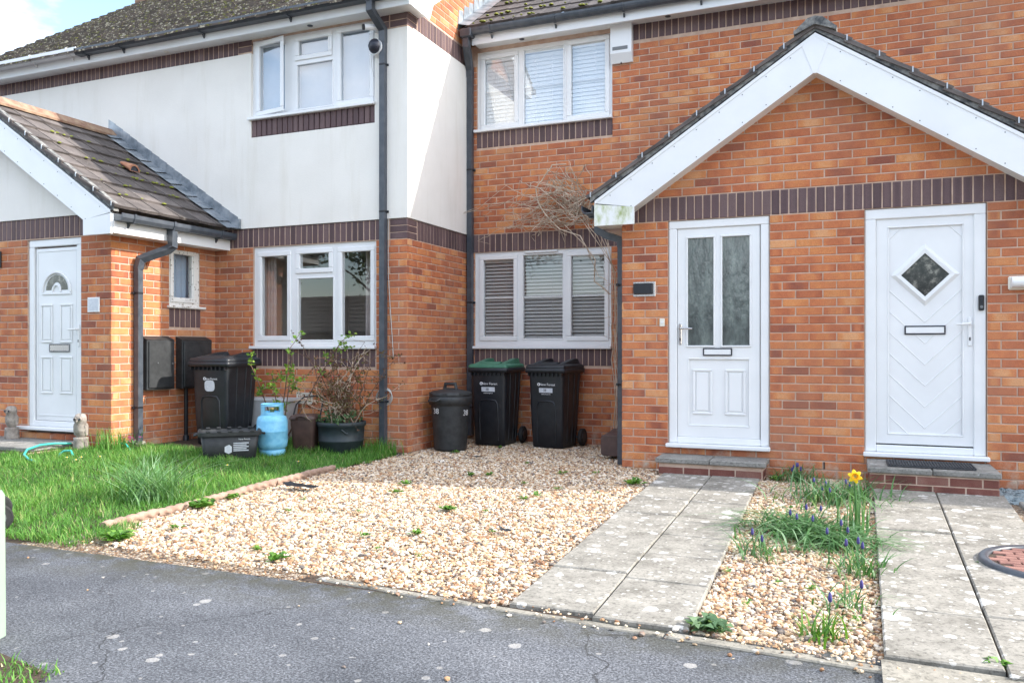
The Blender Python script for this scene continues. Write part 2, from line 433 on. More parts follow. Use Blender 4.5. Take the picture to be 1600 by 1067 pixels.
MT['glass_up'] = glass_mat('sky_window_glass', 2.6, wavy=.02)
MT['glass_soft'] = glass_mat('thin_window_glass', 1.7)
m, n, l, b = nodes_of('obscured_glass')
t = noise_tex(n, l, 7, 5, .65, stretch=(1.6, 1, .5)); r = ramp(n, [(.32, (.045, .058, .058)), (.5, (.1, .125, .12)), (.72, (.19, .23, .21))]); l.new(t.outputs['Fac'], r.inputs['Fac'])
l.new(r.outputs['Color'], b.inputs['Base Color']); b.inputs['Roughness'].default_value = .16; b.inputs['Specular IOR Level'].default_value = .8
t2 = noise_tex(n, l, 26, 3, .5, stretch=(1, 1, .5)); bump_to(n, l, b, t2.outputs['Fac'], .35, .01)
MT['obscured'] = m
m, n, l, b = nodes_of('dark_patterned_glass')
t = noise_tex(n, l, 18, 5, .7); r = ramp(n, [(.42, (.02, .022, .022)), (.55, (.06, .06, .055)), (.66, (.24, .23, .2))]); l.new(t.outputs['Fac'], r.inputs['Fac'])
l.new(r.outputs['Color'], b.inputs['Base Color']); b.inputs['Roughness'].default_value = .12
MT['darkglass'] = m

# ------------------------------------------------------------------ mesh helpers
def frontW(Y):
    return lambda a, d, z: (a, Y - d, z)
def sideW(X):
    return lambda a, d, z: (X + d, a, z)
def sideLW(X):
    return lambda a, d, z: (X - d, a, z)

class MB:
    def __init__(s, W=None):
        s.v = []; s.f = []; s.sm = []; s.W = W
        s.tone = []
    def add(s, vs, fs, smooth=False, tone=None):
        b = len(s.v)
        s.v += [s.W(*p) for p in vs] if s.W else [tuple(p) for p in vs]
        s.f += [tuple(i + b for i in f) for f in fs]
        s.sm += [smooth] * len(fs)
        tt = random.random() if tone is None else tone
        s.tone += [tt] * len(vs)
    def box(s, a0, a1, d0, d1, z0, z1, tone=None):
        s.add([(a0, d0, z0), (a1, d0, z0), (a1, d1, z0), (a0, d1, z0), (a0, d0, z1), (a1, d0, z1), (a1, d1, z1), (a0, d1, z1)],
              [(0, 3, 2, 1), (4, 5, 6, 7), (0, 1, 5, 4), (1, 2, 6, 5), (2, 3, 7, 6), (3, 0, 4, 7)], False, tone)
    def cbox(s, a0, a1, d0, d1, z0, z1, c=.004, tone=None, M=None):
        c = min(c, abs(a1 - a0) * .45, abs(d1 - d0) * .45, abs(z1 - z0) * .45)
        lo = (a0, d0, z0); hi = (a1, d1, z1)
        vs = []; idx = {}
        for i in (0, 1):
            for j in (0, 1):
                for k in (0, 1):
                    sg = (i, j, k)
                    base = [hi[q] if sg[q] else lo[q] for q in range(3)]
                    for ax in range(3):
                        p = list(base)
                        for q in range(3):
                            if q != ax:
                                p[q] += -c if sg[q] else c
                        idx[(sg, ax)] = len(vs); vs.append(tuple(p))
        fs = []
        for ax in range(3):
            o = [q for q in range(3) if q != ax]
            for sd in (0, 1):
                ring = []
                for (x, y) in ((0, 0), (1, 0), (1, 1), (0, 1)):
                    sg = [0, 0, 0]; sg[ax] = sd; sg[o[0]] = x; sg[o[1]] = y
                    ring.append(idx[(tuple(sg), ax)])
                fs.append(tuple(ring))
            for (x, y) in ((0, 0), (1, 0), (1, 1), (0, 1)):
                e0 = [0, 0, 0]; e0[o[0]] = x; e0[o[1]] = y; e0[ax] = 0
                e1 = list(e0); e1[ax] = 1
                fs.append((idx[(tuple(e0), o[0])], idx[(tuple(e0), o[1])], idx[(tuple(e1), o[1])], idx[(tuple(e1), o[0])]))
        for i in (0, 1):
            for j in (0, 1):
                for k in (0, 1):
                    fs.append(tuple(idx[((i, j, k), ax)] for ax in range(3)))
        if M is not None:
            vs = [tuple(M @ Vector(p)) for p in vs]
        s.add(vs, fs, False, tone)
    def prism(s, poly, d0, d1, tone=None):
        n = len(poly)
        vs = [(a, d0, z) for a, z in poly] + [(a, d1, z) for a, z in poly]
        fs = [tuple(range(n)), tuple(range(2 * n - 1, n - 1, -1))]
        fs += [(i, (i + 1) % n, n + (i + 1) % n, n + i) for i in range(n)]
        s.add(vs, fs, False, tone)
    def tube(s, pts, r, n=8, cap=True, smooth=True, twist=0, tone=None):
        pts = [Vector(p) for p in pts]
        if not hasattr(r, '__len__'):
            r = [r] * len(pts)
        rings = []
        t0 = (pts[1] - pts[0]).normalized()
        up = Vector((0, 0, 1)) if abs(t0.z) < .9 else Vector((0, 1, 0))
        u = t0.cross(up).normalized()
        for i, p in enumerate(pts):
            if i == 0: t = pts[1] - pts[0]
            elif i == len(pts) - 1: t = pts[-1] - pts[-2]
            else: t = (pts[i + 1] - pts[i]).normalized() + (pts[i] - pts[i - 1]).normalized()
            if t.length < 1e-9: t = t0
            t.normalize()
            u = u - t * u.dot(t)
            if u.length < 1e-6: u = t.orthogonal()
            u.normalize()
            w = t.cross(u)
            k = 1.0
            if 0 < i < len(pts) - 1 and n == 4:
                cs = max(.5, (pts[i] - pts[i - 1]).normalized().dot(t))
                k = 1 / cs ** .5
            rings.append([tuple(p + (u * math.cos(2 * PI * j / n + twist) + w * math.sin(2 * PI * j / n + twist)) * r[i] * k) for j in range(n)])
        s.loft(rings, cap, smooth, tone)
    def loft(s, rings, cap=True, smooth=True, tone=None, cap0=None, cap1=None):
        n = len(rings[0])
        vs = [p for rg in rings for p in rg]
        fs = []
        for i in range(len(rings) - 1):
            for j in range(n):
                fs.append((i * n + j, i * n + (j + 1) % n, (i + 1) * n + (j + 1) % n, (i + 1) * n + j))
        s.add(vs, fs, smooth, tone)
        c0 = cap if cap0 is None else cap0
        c1 = cap if cap1 is None else cap1
        if c0: s.add(rings[0], [tuple(range(n - 1, -1, -1))], False, s.tone[-1])
        if c1: s.add(rings[-1], [tuple(range(n))], False, s.tone[-1])
    def lathe(s, prof, n=24, c=(0, 0), cap=True, smooth=True, tone=None):
        rings = [[(c[0] + r * math.cos(2 * PI * j / n), c[1] + r * math.sin(2 * PI * j / n), z) for j in range(n)] for r, z in prof]
        s.loft(rings, cap, smooth, tone)
    def mesh(s, name):
        me = bpy.data.meshes.new(name)
        me.from_pydata(s.v, [], s.f)
        me.polygons.foreach_set('use_smooth', s.sm)
        a = me.attributes.new('tone', 'FLOAT_COLOR', 'POINT')
        t = np.ones((len(s.v), 4), 'f4')
        t[:, 0] = s.tone
        a.data.foreach_set('color', t.ravel())
        me.update()
        return me
    def build(s, name, m, parent=None, kind=None):
        me = s.mesh(name)
        return link(name, me, m, parent, kind)

WORLDM = {}
def link(name, me, m=None, parent=None, kind=None):
    if m is not None and not me.materials:
        me.materials.append(MT[m] if isinstance(m, str) else m)
    o = bpy.data.objects.new(name, me)
    col.objects.link(o)
    if parent is not None:
        o.parent = parent
        if parent.name in WORLDM:            # a house: its parts are drawn in world coordinates
            o.matrix_parent_inverse = WORLDM[parent.name].inverted()
    if kind:
        o['kind'] = kind
    return o

def tag(o, label, cat, group=None):
    o['label'] = label
    o['category'] = cat
    if group: o['group'] = group
    return o

def thing(name, label, cat, loc=(0, 0, 0), rz=0, group=None, worldparts=False):
    o = bpy.data.objects.new(name, None)
    col.objects.link(o)
    o.location = loc
    o.rotation_euler = (0, 0, rz)
    o.empty_display_size = .2
    if worldparts:
        WORLDM[o.name] = Matrix.Translation(Vector(loc)) @ Matrix.Rotation(rz, 4, 'Z')
    return tag(o, label, cat, group)

def struct(o):
    o['kind'] = 'structure'
    return o

def np_mesh(name, verts, faces, tone, m, parent=None, kind=None, smooth=True):
    """verts (N,3), faces (F,k) with one k, tone (N,)"""
    me = bpy.data.meshes.new(name)
    F, k = faces.shape
    me.vertices.add(len(verts)); me.vertices.foreach_set('co', np.ascontiguousarray(verts, 'f4').ravel())
    me.loops.add(F * k); me.loops.foreach_set('vertex_index', np.ascontiguousarray(faces, 'i4').ravel())
    me.polygons.add(F); me.polygons.foreach_set('loop_start', np.arange(0, F * k, k, dtype='i4'))
    me.polygons.foreach_set('use_smooth', np.full(F, smooth))
    a = me.attributes.new('tone', 'FLOAT_COLOR', 'POINT')
    t = np.ones((len(verts), 4), 'f4'); t[:, 0] = tone
    a.data.foreach_set('color', t.ravel())
    me.update(calc_edges=True); me.validate()
    return link(name, me, m, parent, kind)

FW = np.array([-math.sin(PSI), math.cos(PSI), 0]); RT = np.array([math.cos(PSI), math.sin(PSI), 0])
def pix(p):
    d = np.array(p) - np.array(CAM)
    z = d @ FW
    if z < .2: return (-9999, -9999, z)
    return (800 + 1275 * (d @ RT) / z, 543.8 - 1275 * d[2] / z, z)
def in_frame(p, mg=0):
    u, v, z = pix(p)
    return z > .2 and -mg < u < 1600 + mg and -mg < v < 1067 + mg

def text_mesh(txt, size, name='print'):
    cu = bpy.data.curves.new(name, 'FONT')
    cu.body = txt; cu.size = size; cu.align_x = 'CENTER'; cu.align_y = 'CENTER'
    cu.extrude = .0006
    cu.resolution_u = 3
    o = bpy.data.objects.new(name, cu)
    me = bpy.data.meshes.new_from_object(o)
    bpy.data.objects.remove(o); bpy.data.curves.remove(cu)
    me.name = name
    return me
def put_text(txt, size, M, m, parent, name='lettering', wscale=1.0):
    me = text_mesh(txt, size, name)
    me.transform(M @ Matrix.Diagonal((wscale, 1, 1, 1)))
    me.materials.clear()
    return link(name, me, m, parent)

# ------------------------------------------------------------------ brickwork
BR = {}
def brick_mesh(L, H, kind, var):
    key = (round(L, 3), round(H, 3), kind, var)
    if key in BR: return BR[key]
    v, f, t = brick_arrays(L, H, random.Random(hash((key[0], key[1], var, len(kind))) & 0xffff))
    me = bpy.data.meshes.new('brick')
    me.from_pydata(v, [], f)
    a = me.attributes.new('tone', 'FLOAT_COLOR', 'POINT')
    tt = np.ones((len(v), 4), 'f4'); tt[:, 0] = t
    a.data.foreach_set('color', tt.ravel())
    me.materials.append(MT[kind])
    me.update()
    BR[key] = me
    return me
def brick_tone(rd):
    x = rd.random()
    if x < .012: base = rd.uniform(.08, .2)
    elif x < .27: base = rd.uniform(.25, .42)
    elif x < .74: base = rd.uniform(.42, .68)
    else: base = rd.uniform(.68, .95)
    return base
def brick_arrays(L, H, rd):
    c = .0045; D = .045
    x = L / 2; z = H / 2
    j = lambda: rd.uniform(-.0012, .0012)
    v = [(-x, D, -z), (x, D, -z), (x, D, z), (-x, D, z)]
    v += [(-x + j(), c, -z + j()), (x + j(), c, -z + j()), (x + j(), c, z + j()), (-x + j(), c, z + j())]
    e = x / 3
    k = .001
    v += [(-x + c, j() * k, -z + c), (-e, 0, -z + c), (e, 0, -z + c), (x - c, 0, -z + c),
          (x - c, 0, z - c), (e, 0, z - c), (-e, 0, z - c), (-x + c, 0, z - c)]
    f = [(0, 1, 5, 4), (1, 2, 6, 5), (2, 3, 7, 6), (3, 0, 4, 7),
         (4, 5, 11, 10, 9, 8), (5, 6, 12, 11), (6, 7, 15, 14, 13, 12), (7, 4, 8, 15),
         (8, 9, 14, 15), (9, 10, 13, 14), (10, 11, 12, 13)]
    b = brick_tone(rd)
    q = rd.random()
    de, dm = ((rd.uniform(-.3, -.08), rd.uniform(0, .12)) if q < .45 else ((rd.uniform(-.02, .14), rd.uniform(-.28, -.06)) if q < .72 else (0, 0)))
    le, mi, ri = [min(1, max(0, b + dd + rd.uniform(-.09, .09))) for dd in (de, dm, de)]
    mid2 = min(1, max(0, mi + rd.uniform(-.08, .08)))
    t = [b] * 4 + [le, ri, ri, le] + [le, mi, mid2, ri, ri, mid2, mi, le]
    return v, f, t

class Wall:
    """collects the bricks of one thing; the 300 that show largest become objects, the rest one joined part"""
    def __init__(s, root, kind='brick', partname='brick'):
        s.items = []; s.kind = kind; s.partname = partname; s.root = root
    def put(s, wallobj, orient, pos, L, H):
        s.items.append((wallobj, orient, pos, L, H))
    def finish(s, limit=300, restparent=None):
        scored = []
        for it in s.items:
            wo, ori, p, L, H = it
            u, v, z = pix(p)
            sc_ = 0
            if z > .2 and -5 < u < 1605 and -5 < v < 1072 and ori != 'L':
                nrm = np.array((0, -1, 0)) if ori == 'F' else np.array((1, 0, 0))
                d = np.array(p) - np.array(CAM)
                cosv = -(d @ nrm) / np.linalg.norm(d)
                sc_ = max(0, cosv) * L * H / z ** 2
            scored.append((sc_, it))
        scored.sort(key=lambda x: -x[0])
        vis = [x for x in scored if x[0] > 0][:limit]
        rest = [x for x in scored if not x[0] > 0] + [x for x in scored if x[0] > 0][limit:]
        rd = random.Random(5)
        for sc_, (wo, ori, p, L, H) in vis:
            me = brick_mesh(L, H, s.kind, rd.randrange(40))
            o = bpy.data.objects.new(s.partname, me)
            col.objects.link(o)
            o.parent = wo
            o.location = p
            o.rotation_euler = (0, 0, {'F': 0, 'S': PI / 2, 'L': -PI / 2}[ori])
        if rest:
            mb = MB()
            tones = []
            for sc_, (wo, ori, p, L, H) in rest:
                v, f, t = brick_arrays(L, H, rd)
                ca, sa = {'F': (1, 0), 'S': (0, 1), 'L': (0, -1)}[ori]
                vs = [(p[0] + ca * x - sa * y, p[1] + sa * x + ca * y, p[2] + z) for x, y, z in v]
                mb.add(vs, f)
                mb.tone[-len(vs):] = t
            mb.build(s.partname + 's', s.kind, restparent or s.root, 'stuff')

def intervals(a0, a1, z0, z1, ops):
    iv = [(a0, a1)]
    for (o0, o1, p0, p1) in ops:
        if p0 < z1 - .02 and p1 > z0 + .02:
            nv = []
            for s, e in iv:
                if o1 <= s or o0 >= e: nv.append((s, e))
                else:
                    if o0 > s: nv.append((s, o0))
                    if o1 < e: nv.append((o1, e))
            iv = nv
    return iv

PROUD = .005
def lay_bricks(wall, obj, ori, base, a0, a1, k0, k1, ops=(), phase=0, keep=None, dz=0.0):
    """ori F: faces -Y on plane y=base; S: faces +X on plane x=base"""
    for k in range(k0, k1):
        z0 = k * .075 + dz; z1 = z0 + .065
        for s, e in intervals(a0, a1, z0, z1, ops):
            off = phase + (.1125 if k % 2 else 0)
            i = math.floor((s - off) / .225)
            cuts = [s]
            x = off + (i + 1) * .225
            while x < e - .04:
                if x > s + .04: cuts.append(x)
                x += .225
            cuts.append(e)
            for q in range(len(cuts) - 1):
                b0 = cuts[q] + (.005 if q > 0 else .0)
                b1 = cuts[q + 1] - (.005 if q < len(cuts) - 2 else .0)
                if s > a0 + .01 and q == 0: b0 += .004
                if e < a1 - .01 and q == len(cuts) - 2: b1 -= .004
                L = b1 - b0
                if L < .025: continue
                cx = (b0 + b1) / 2
                if keep and not keep(cx, z0, z1): continue
                jit = random.uniform(-.0012, .0012)
                p = (cx, base - PROUD + jit, z0 + .0325) if ori == 'F' else ((base + PROUD - jit, cx, z0 + .0325) if ori == 'S' else (base - PROUD, cx, z0 + .0325))
                wall.put(obj, ori, p, round(L * 200) / 200 if abs(L - .215) > .002 else .215, .065)

def lay_soldiers(wall, obj, ori, base, a0, a1, z0, h=.215, step=.075):
    n = max(1, round((a1 - a0) / step))
    st = (a1 - a0) / n
    for i in range(n):
        cx = a0 + (i + .5) * st
        pr = PROUD + random.uniform(-.001, .0015)
        p = (cx, base - pr, z0 + h / 2) if ori == 'F' else (base + pr, cx, z0 + h / 2)
        wall.put(obj, ori, p, round(st - .01, 3), h)

def panel_with_openings(mb, a0, a1, z0, z1, ops, d0=-.1, d1=0.0):
    xs = sorted({a0, a1, *[min(max(q, a0), a1) for o in ops for q in o[:2]]})
    zs = sorted({z0, z1, *[min(max(q, z0), z1) for o in ops for q in o[2:]]})
    for i in range(len(zs) - 1):
        zc = (zs[i] + zs[i + 1]) / 2
        run = None
        for j in range(len(xs) - 1):
            xc = (xs[j] + xs[j + 1]) / 2
            hole = any(o[0] < xc < o[1] and o[2] < zc < o[3] for o in ops)
            if not hole:
                if run is None: run = xs[j]
                if j == len(xs) - 2: mb.box(run, xs[j + 1], d0, d1, zs[i], zs[i + 1])
            elif run is not None:
                mb.box(run, xs[j], d0, d1, zs[i], zs[i + 1]); run = None

# ------------------------------------------------------------------ windows
def ring(mb, a0, a1, z0, z1, w, d0, d1, c=.004):
    mb.cbox(a0, a1, d0, d1, z1 - w, z1, c)
    mb.cbox(a0, a1, d0, d1, z0, z0 + w, c)
    mb.cbox(a0, a0 + w, d0, d1, z0 + w + .0005, z1 - w - .0005, c)
    mb.cbox(a1 - w, a1, d0, d1, z0 + w + .0005, z1 - w - .0005, c)

def make_window(root, W, a0, a1, z0, z1, lights, sill=True, fill=None, depth=-.02, frame_m='upvc', glass='glass', open_light=None, room=True, sill_m=None):
    """lights: (a0,a1,z0,z1,sash,bar_z) glass rectangles"""
    mb = MB(W)
    ops = [(l[0] - .004, l[1] + .004, l[2] - .004, l[3] + .004) for l in lights]
    panel_with_openings(mb, a0, a1, z0, z1, ops, depth - .055, depth)
    win = mb.build('window', frame_m, root)
    for i, (g0, g1, h0, h1, sash, bar) in enumerate(lights):
        mb = MB(W)
        gd = depth - .018
        if open_light == i:
            # hinged on its left, pushed out a little
            ang = R(9); hx = g0 - .055
            def WO(a, d, z, ang=ang, hx=hx):
                da = a - hx; dd = d - depth
                return W(hx + da * math.cos(ang) - dd * math.sin(ang) * 0, depth + dd + da * math.sin(ang), z)
            mb.W = WO
        if sash:
            ring(mb, g0 - .055, g1 + .055, h0 - .055, h1 + .055, .055, depth + .0006, depth + .016, .006)
            mb2 = MB(mb.W)
            ring(mb2, g0 - .012, g1 + .012, h0 - .012, h1 + .012, .013, depth - .012, depth + .0075, .003)
            s = mb.build('sash', frame_m, win)
            mb2.build('bead', frame_m, win)
        else:
            ring(mb, g0 - .016, g1 + .016, h0 - .016, h1 + .016, .017, depth - .03, depth + .006, .004)
            mb.build('bead', frame_m, win)
        mp = MB(mb.W)
        e = .006
        mp.add([(g0 - e, gd, h0 - e), (g1 + e, gd, h0 - e), (g1 + e, gd, h1 + e), (g0 - e, gd, h1 + e)], [(0, 1, 2, 3)])
        mp.build('pane', glass, win)
        if bar:
            m3 = MB(W); m3.cbox(g0, g1, gd - .012, gd - .004, bar - .009, bar + .009, .002)
            m3.build('glazing_bar', frame_m, win)
    if sill:
        mb = MB(W)
        mb.cbox(a0 - .03, a1 + .01, depth - .03, .055, z0 - .035, z0 - .0006, .006)
        mb.build('sill', sill_m or frame_m, win)
    if room:
        mb = MB(W)
        D = -2.0
        e = .02
        mb.add([(a0 - e, -.101, z0 - e), (a1 + e, -.101, z0 - e), (a1 + e, -.101, z1 + e), (a0 - e, -.101, z1 + e),
                (a0 - e, D, z0 - e), (a1 + e, D, z0 - e), (a1 + e, D, z1 + e), (a0 - e, D, z1 + e)],
               [(0, 1, 5, 4), (1, 2, 6, 5), (2, 3, 7, 6), (3, 0, 4, 7), (4, 5, 6, 7)])
        mb.build('room', 'interior', win)
    return win

def blind(win, W, g0, g1, h0, h1, d, step, tilt, m, width=.05):
    mb = MB(W)
    z = h0 + step / 2
    while z < h1 - .005:
        c, s = math.cos(tilt) * width / 2, math.sin(tilt) * width / 2
        mb.add([(g0, d + c, z - s), (g1, d + c, z - s), (g1, d, z + .003), (g0, d, z + .003), (g1, d - c, z + s), (g0, d - c, z + s)],
               [(0, 1, 2, 3), (3, 2, 4, 5)], False)
        z += step
    for q in (.3, .72):
        x = g0 + (g1 - g0) * q
        mb.box(x - .002, x + .002, d + width * .52, d + width * .55, h0, h1)
    mb.box(g0, g1, d - width / 2, d + width / 2, h1 - .006, h1 + .035)
    mb.build('blind', m, win, 'stuff')

def ssm(x):
    x = max(0., min(1., x)); return x * x * (3 - 2 * x)
def gz(x, y):
    return .085 * ssm((-2.45 - x) / 1.7) * ssm((y + 4.2) / 2.4)

# ================================================================== SETTING: ground, road, paths
mb = MB(); mb.add([(-300, -300, -.09), (300, -300, -.09), (300, 300, -.09), (-300, 300, -.09)], [(0, 1, 2, 3)])
struct(mb.build('ground', 'soil'))
mb = MB()
mb.add([(-60, -4.33, -.008), (-60, -30, -.008), (60, -30, -.008), (60, -4.33, -.008)], [(0, 1, 2, 3)])
mb.add([(-60, -4.33, -.008), (-60, -4.33, -.088), (60, -4.33, -.088), (60, -4.33, -.008)], [(0, 1, 2, 3)])
struct(mb.build('road', 'asphalt'))

def edge_y(x):      # where the gardens meet the road
    if x < -.2: return -4.2 + .02 * math.sin(x * 2.3)
    return -4.25 - .075 * (x + .2)

# gravel bed sheet (left garden and the strip between the two paths)
def sheet(name, m, xs, ys, zf, parent=None, inside=None):
    mb = MB()
    nx, ny = len(xs), len(ys)
    vs = [(x, y, zf(x, y)) for y in ys for x in xs]
    fs = []
    for j in range(ny - 1):
        for i in range(nx - 1):
            if inside is None or inside((xs[i] + xs[i + 1]) / 2, (ys[j] + ys[j + 1]) / 2):
                fs.append((j * nx + i, j * nx + i + 1, (j + 1) * nx + i + 1, (j + 1) * nx + i))
    mb.add(vs, fs, True)
    return mb.build(name, m, parent)
mb = MB()
mb.add([(-2.5, -4.42, -.014), (.75, -4.45, -.014), (.75, 1.7, -.014), (-2.5, 1.7, -.014)], [(0, 1, 2, 3)])
mb.add([(1.2, -4.5, -.014), (2.3, -4.5, -.014), (2.3, .1, -.014), (1.2, .1, -.014)], [(0, 1, 2, 3)])
mb.add([(2.9, -4.5, -.014), (9, -4.56, -.014), (9, 1.7, -.014), (2.9, 1.7, -.014)], [(0, 1, 2, 3)])
struct(mb.build('gravel_ground', 'gravel_bed'))

xs = [x for x in np.arange(-14, -2.37, .2)] + [-2.42]
ys = [-4.42, -4.28] + [float(y) for y in np.arange(-4.22, .2, .18)] + [.2]
lawn = struct(sheet('lawn_ground', 'soil', [float(x) for x in xs], ys, lambda x, y: gz(x, y) - (.006 if y > -4.25 else .016)))
# small verge beside the post
mb = MB()
poly = [(-.55, -5.62), (-.47, -5.8), (-.5, -6.3), (-.8, -6.9), (-3.4, -7.2), (-3.6, -5.9), (-1.2, -5.5)]
mb.add([(x, y, .004) for x, y in poly], [tuple(range(len(poly)))])
struct(mb.build('verge_ground', 'soil'))

# paths of slabs
def lerp(a, b, t): return a + (b - a) * t
def line_x(p, q, y): return p[0] + (q[0] - p[0]) * (y - p[1]) / (q[1] - p[1])
def slab_path(name, label, L, Mid, Rr, jl, jr, top):
    base = MB()
    y0 = min(jl[-1], jr[-1]) + .01; y1 = -.2
    base.add([(line_x(*L, y0) + .02, y0, -.011), (line_x(*Rr, y0) - .02, y0, -.011), (line_x(*Rr, y1) - .02, y1, -.011), (line_x(*L, y1) + .02, y1, -.011)], [(0, 1, 2, 3)])
    p = struct(base.build(name, 'soil'))
    for js, A, B in ((jl, L, Mid), (jr, Mid, Rr)):
        for i in range(len(js) - 1):
            g = .004
            ya, yb = js[i] - g, js[i + 1] + g
            tilt = random.uniform(-.002, .002)
            zt = top + random.uniform(-.003, .003)
            c = .006
            def ringp(dx, z):
                return [(line_x(*A, ya) + g + dx, ya - dx, z + tilt), (line_x(*B, ya) - g - dx, ya - dx, z - tilt),
                        (line_x(*B, yb) - g - dx, yb + dx, z - tilt), (line_x(*A, yb) + g + dx, yb + dx, z + tilt)]
            mb = MB()
            mb.loft([ringp(0, -.03), ringp(0, zt - c), ringp(c, zt)], True, False)
            mb.build('slab', 'slab', p)
    return p
slab_path('path', '', ((.455, -.3), (.623, -4.255)), ((.885, -.3), (1.017, -4.28)), ((1.297, -.26), (1.428, -4.34)),
          [-.28, -.96, -1.56, -2.165, -2.9, -3.65, -4.30], [-.28, -1.06, -1.6, -2.17, -2.73, -3.22, -3.73, -4.345], .014)
slab_path('path', '', ((2.182, -.48), (2.131, -4.36)), ((2.628, -.454), (2.52, -4.36)), ((3.09, -.63), (2.93, -4.36)),
          [-.5, -1.3, -2.1, -2.95, -3.77, -4.375], [-.5, -1.25, -2.2, -2.9, -3.75, -4.42], .022)
# slab at the far right by the slate chips
p3 = struct((lambda q: (q.add([(3.16, -2.2, -.01), (4.0, -2.2, -.01), (4.0, -.7, -.01), (3.16, -.7, -.01)], [(0, 1, 2, 3)]), q.build('path', 'soil'))[1])(MB()))
for y0, y1 in ((-.72, -1.14), (-1.16, -1.7)):
    mb = MB(); mb.cbox(3.15, 4.0, y1, y0, -.03, .02, .008); mb.build('slab', 'slab_grey', p3)

# concrete edging between gardens and road
kb = MB(); kb.add([(-.5, -4.30, -.012), (4.4, -4.66, -.012), (4.4, -4.5, -.012), (-.5, -4.2, -.012)], [(0, 1, 2, 3)])
kerb = struct(kb.build('kerb', 'soil'))
x = -.42
while x < 4.2:
    L = .88
    y0 = edge_y(x) - .035; y1 = edge_y(x + L) - .035
    w = .05 if x < .9 else .062
    mb = MB()
    rgs = []
    for dz, c in ((-.05, 0), (.0, 0), (.006, .006)):
        z = dz + (-.004 if x > .9 else -.009)
        rgs.append([(x + .003 + c, y0 - w / 2 + c, z), (x + L - .003 - c, y1 - w / 2 + c, z), (x + L - .003 - c, y1 + w / 2 - c, z), (x + .003 + c, y0 + w / 2 - c, z)])
    mb.loft(rgs, True, False)
    mb.build('edging_stone', 'edging', kerb)
    x += L
# wider strip under the end of the second path
for x0 in (2.12, 2.72, 3.32):
    mb = MB(); ye = -4.44 - .1 * (x0 - 2.12)
    rgs = [[(x0 + .003, ye - .17, z), (x0 + .597, ye - .2, z), (x0 + .597, ye + .035, z), (x0 + .003, ye + .06, z)] for z in (-.05, .009)]
    mb.loft(rgs, True, False); mb.build('edging_stone', 'edging', kerb)

# ================================================================== RENDERED HOUSE (left)
YC, XC, YB = .1, -2.418, 1.62
XP, YP = -5.067, -1.4
EAVE_C, PITCH = 4.77, .7
hc = thing('rendered_house', 'white rendered house with brown soldier courses, mossy tiled roof and downpipe at its corner', 'house', (-5.9, YC, 0), worldparts=True)
FC = frontW(YC)
loC = (-4.492, -2.808, 1.158, 2.318)
upC = (-4.515, -2.815, 3.845, 4.752)
mb = MB(FC)
panel_with_openings(mb, -9.3, XC, -.15, 2.5395, [loC])
wf = mb.build('front_wall', 'mortar', hc)
mb = MB(FC)
panel_with_openings(mb, -9.3, XC, 4.6105, 4.9, [upC])
mb.build('eaves_wall', 'mortar', hc)
# return wall
mb = MB(sideW(XC))
mb.box(YC + .1005, 6.0, -.1, 0, -.15, 2.5395)
mb.box(YC + .1005, 6.0, -.1, 0, 4.6305, 4.85)
mb.prism([(YC, 4.851), (6.0, 4.851), (6.0, 5.2), (3.05, 7.0), (.2, 4.95), (YC, 4.9)], -.1, 0)
ws = mb.build('side_wall', 'mortar', hc)
# painted render
mb = MB(FC)
panel_with_openings(mb, -9.3, XC + .018, 2.545, 4.608, [(upC[0], upC[1], 3.61, 4.9)], -.1, .018)
mb.build('render_panel', 'render', hc)
mb = MB(sideW(XC)); mb.box(YC + .1003, 6.0, -.1, .018, 2.545, 4.628)
mb.build('render_panel', 'render', hc)
# bricks
WC = Wall(hc); SC_ = Wall(hc, 'soldier', 'soldier_brick')
lay_bricks(WC, wf, 'F', YC, XP - .02, XC + .004, -1, 31, [loC, (loC[0], loC[1], .925, 1.16)], phase=XC - .215 - .0)
lay_bricks(WC, ws, 'S', XC, YC - .004, YB, -1, 31, [], phase=YC + .1075 - .225)
lay_bricks(WC, ws, 'S', XC, YC + .3, 4.2, 65, 84, [], phase=YC + .1, keep=lambda a, z0, z1: z1 < 4.88 + (a - YC) * PITCH)
lay_soldiers(SC_, wf, 'F', YC, -4.95, XC - .245, 2.325)
lay_soldiers(SC_, wf, 'F', YC, loC[0] - .02, loC[1] - .005, .925)
lay_soldiers(SC_, ws, 'S', XC, YC + .225, YB - .01, 2.325)
lay_soldiers(SC_, wf, 'F', YC, -9.25, upC[0] - .2, 4.614)
lay_soldiers(SC_, wf, 'F', YC, upC[0] - .005, upC[1] + .005, 3.62)
lay_soldiers(SC_, ws, 'S', XC, YC + .225, YB + .3, 4.634)
for i in range(3):
    for z0, wall_ok in ((2.325, 1), (4.634, 1)):
        z = z0 + i * .075 + .0325 - .002 * i
        a = .215 if i % 2 else .1025
        SC_.put(wf, 'F', (XC + .004 - .215 / 2, YC - PROUD, z), .215, .065)
        if z0 < 3 or i < 3:
            SC_.put(ws, 'S', (XC + PROUD, YC - .004 + .107, z), .215, .065)
        if z0 > 3:
            SC_.put(wf, 'F', (XC - .227 - .05, YC - PROUD, z), .1025, .065)
            SC_.put(wf, 'F', (upC[0] - .06 - .04, YC - PROUD, z), .2, .065)
WC.finish(300, hc); SC_.finish(300, hc)
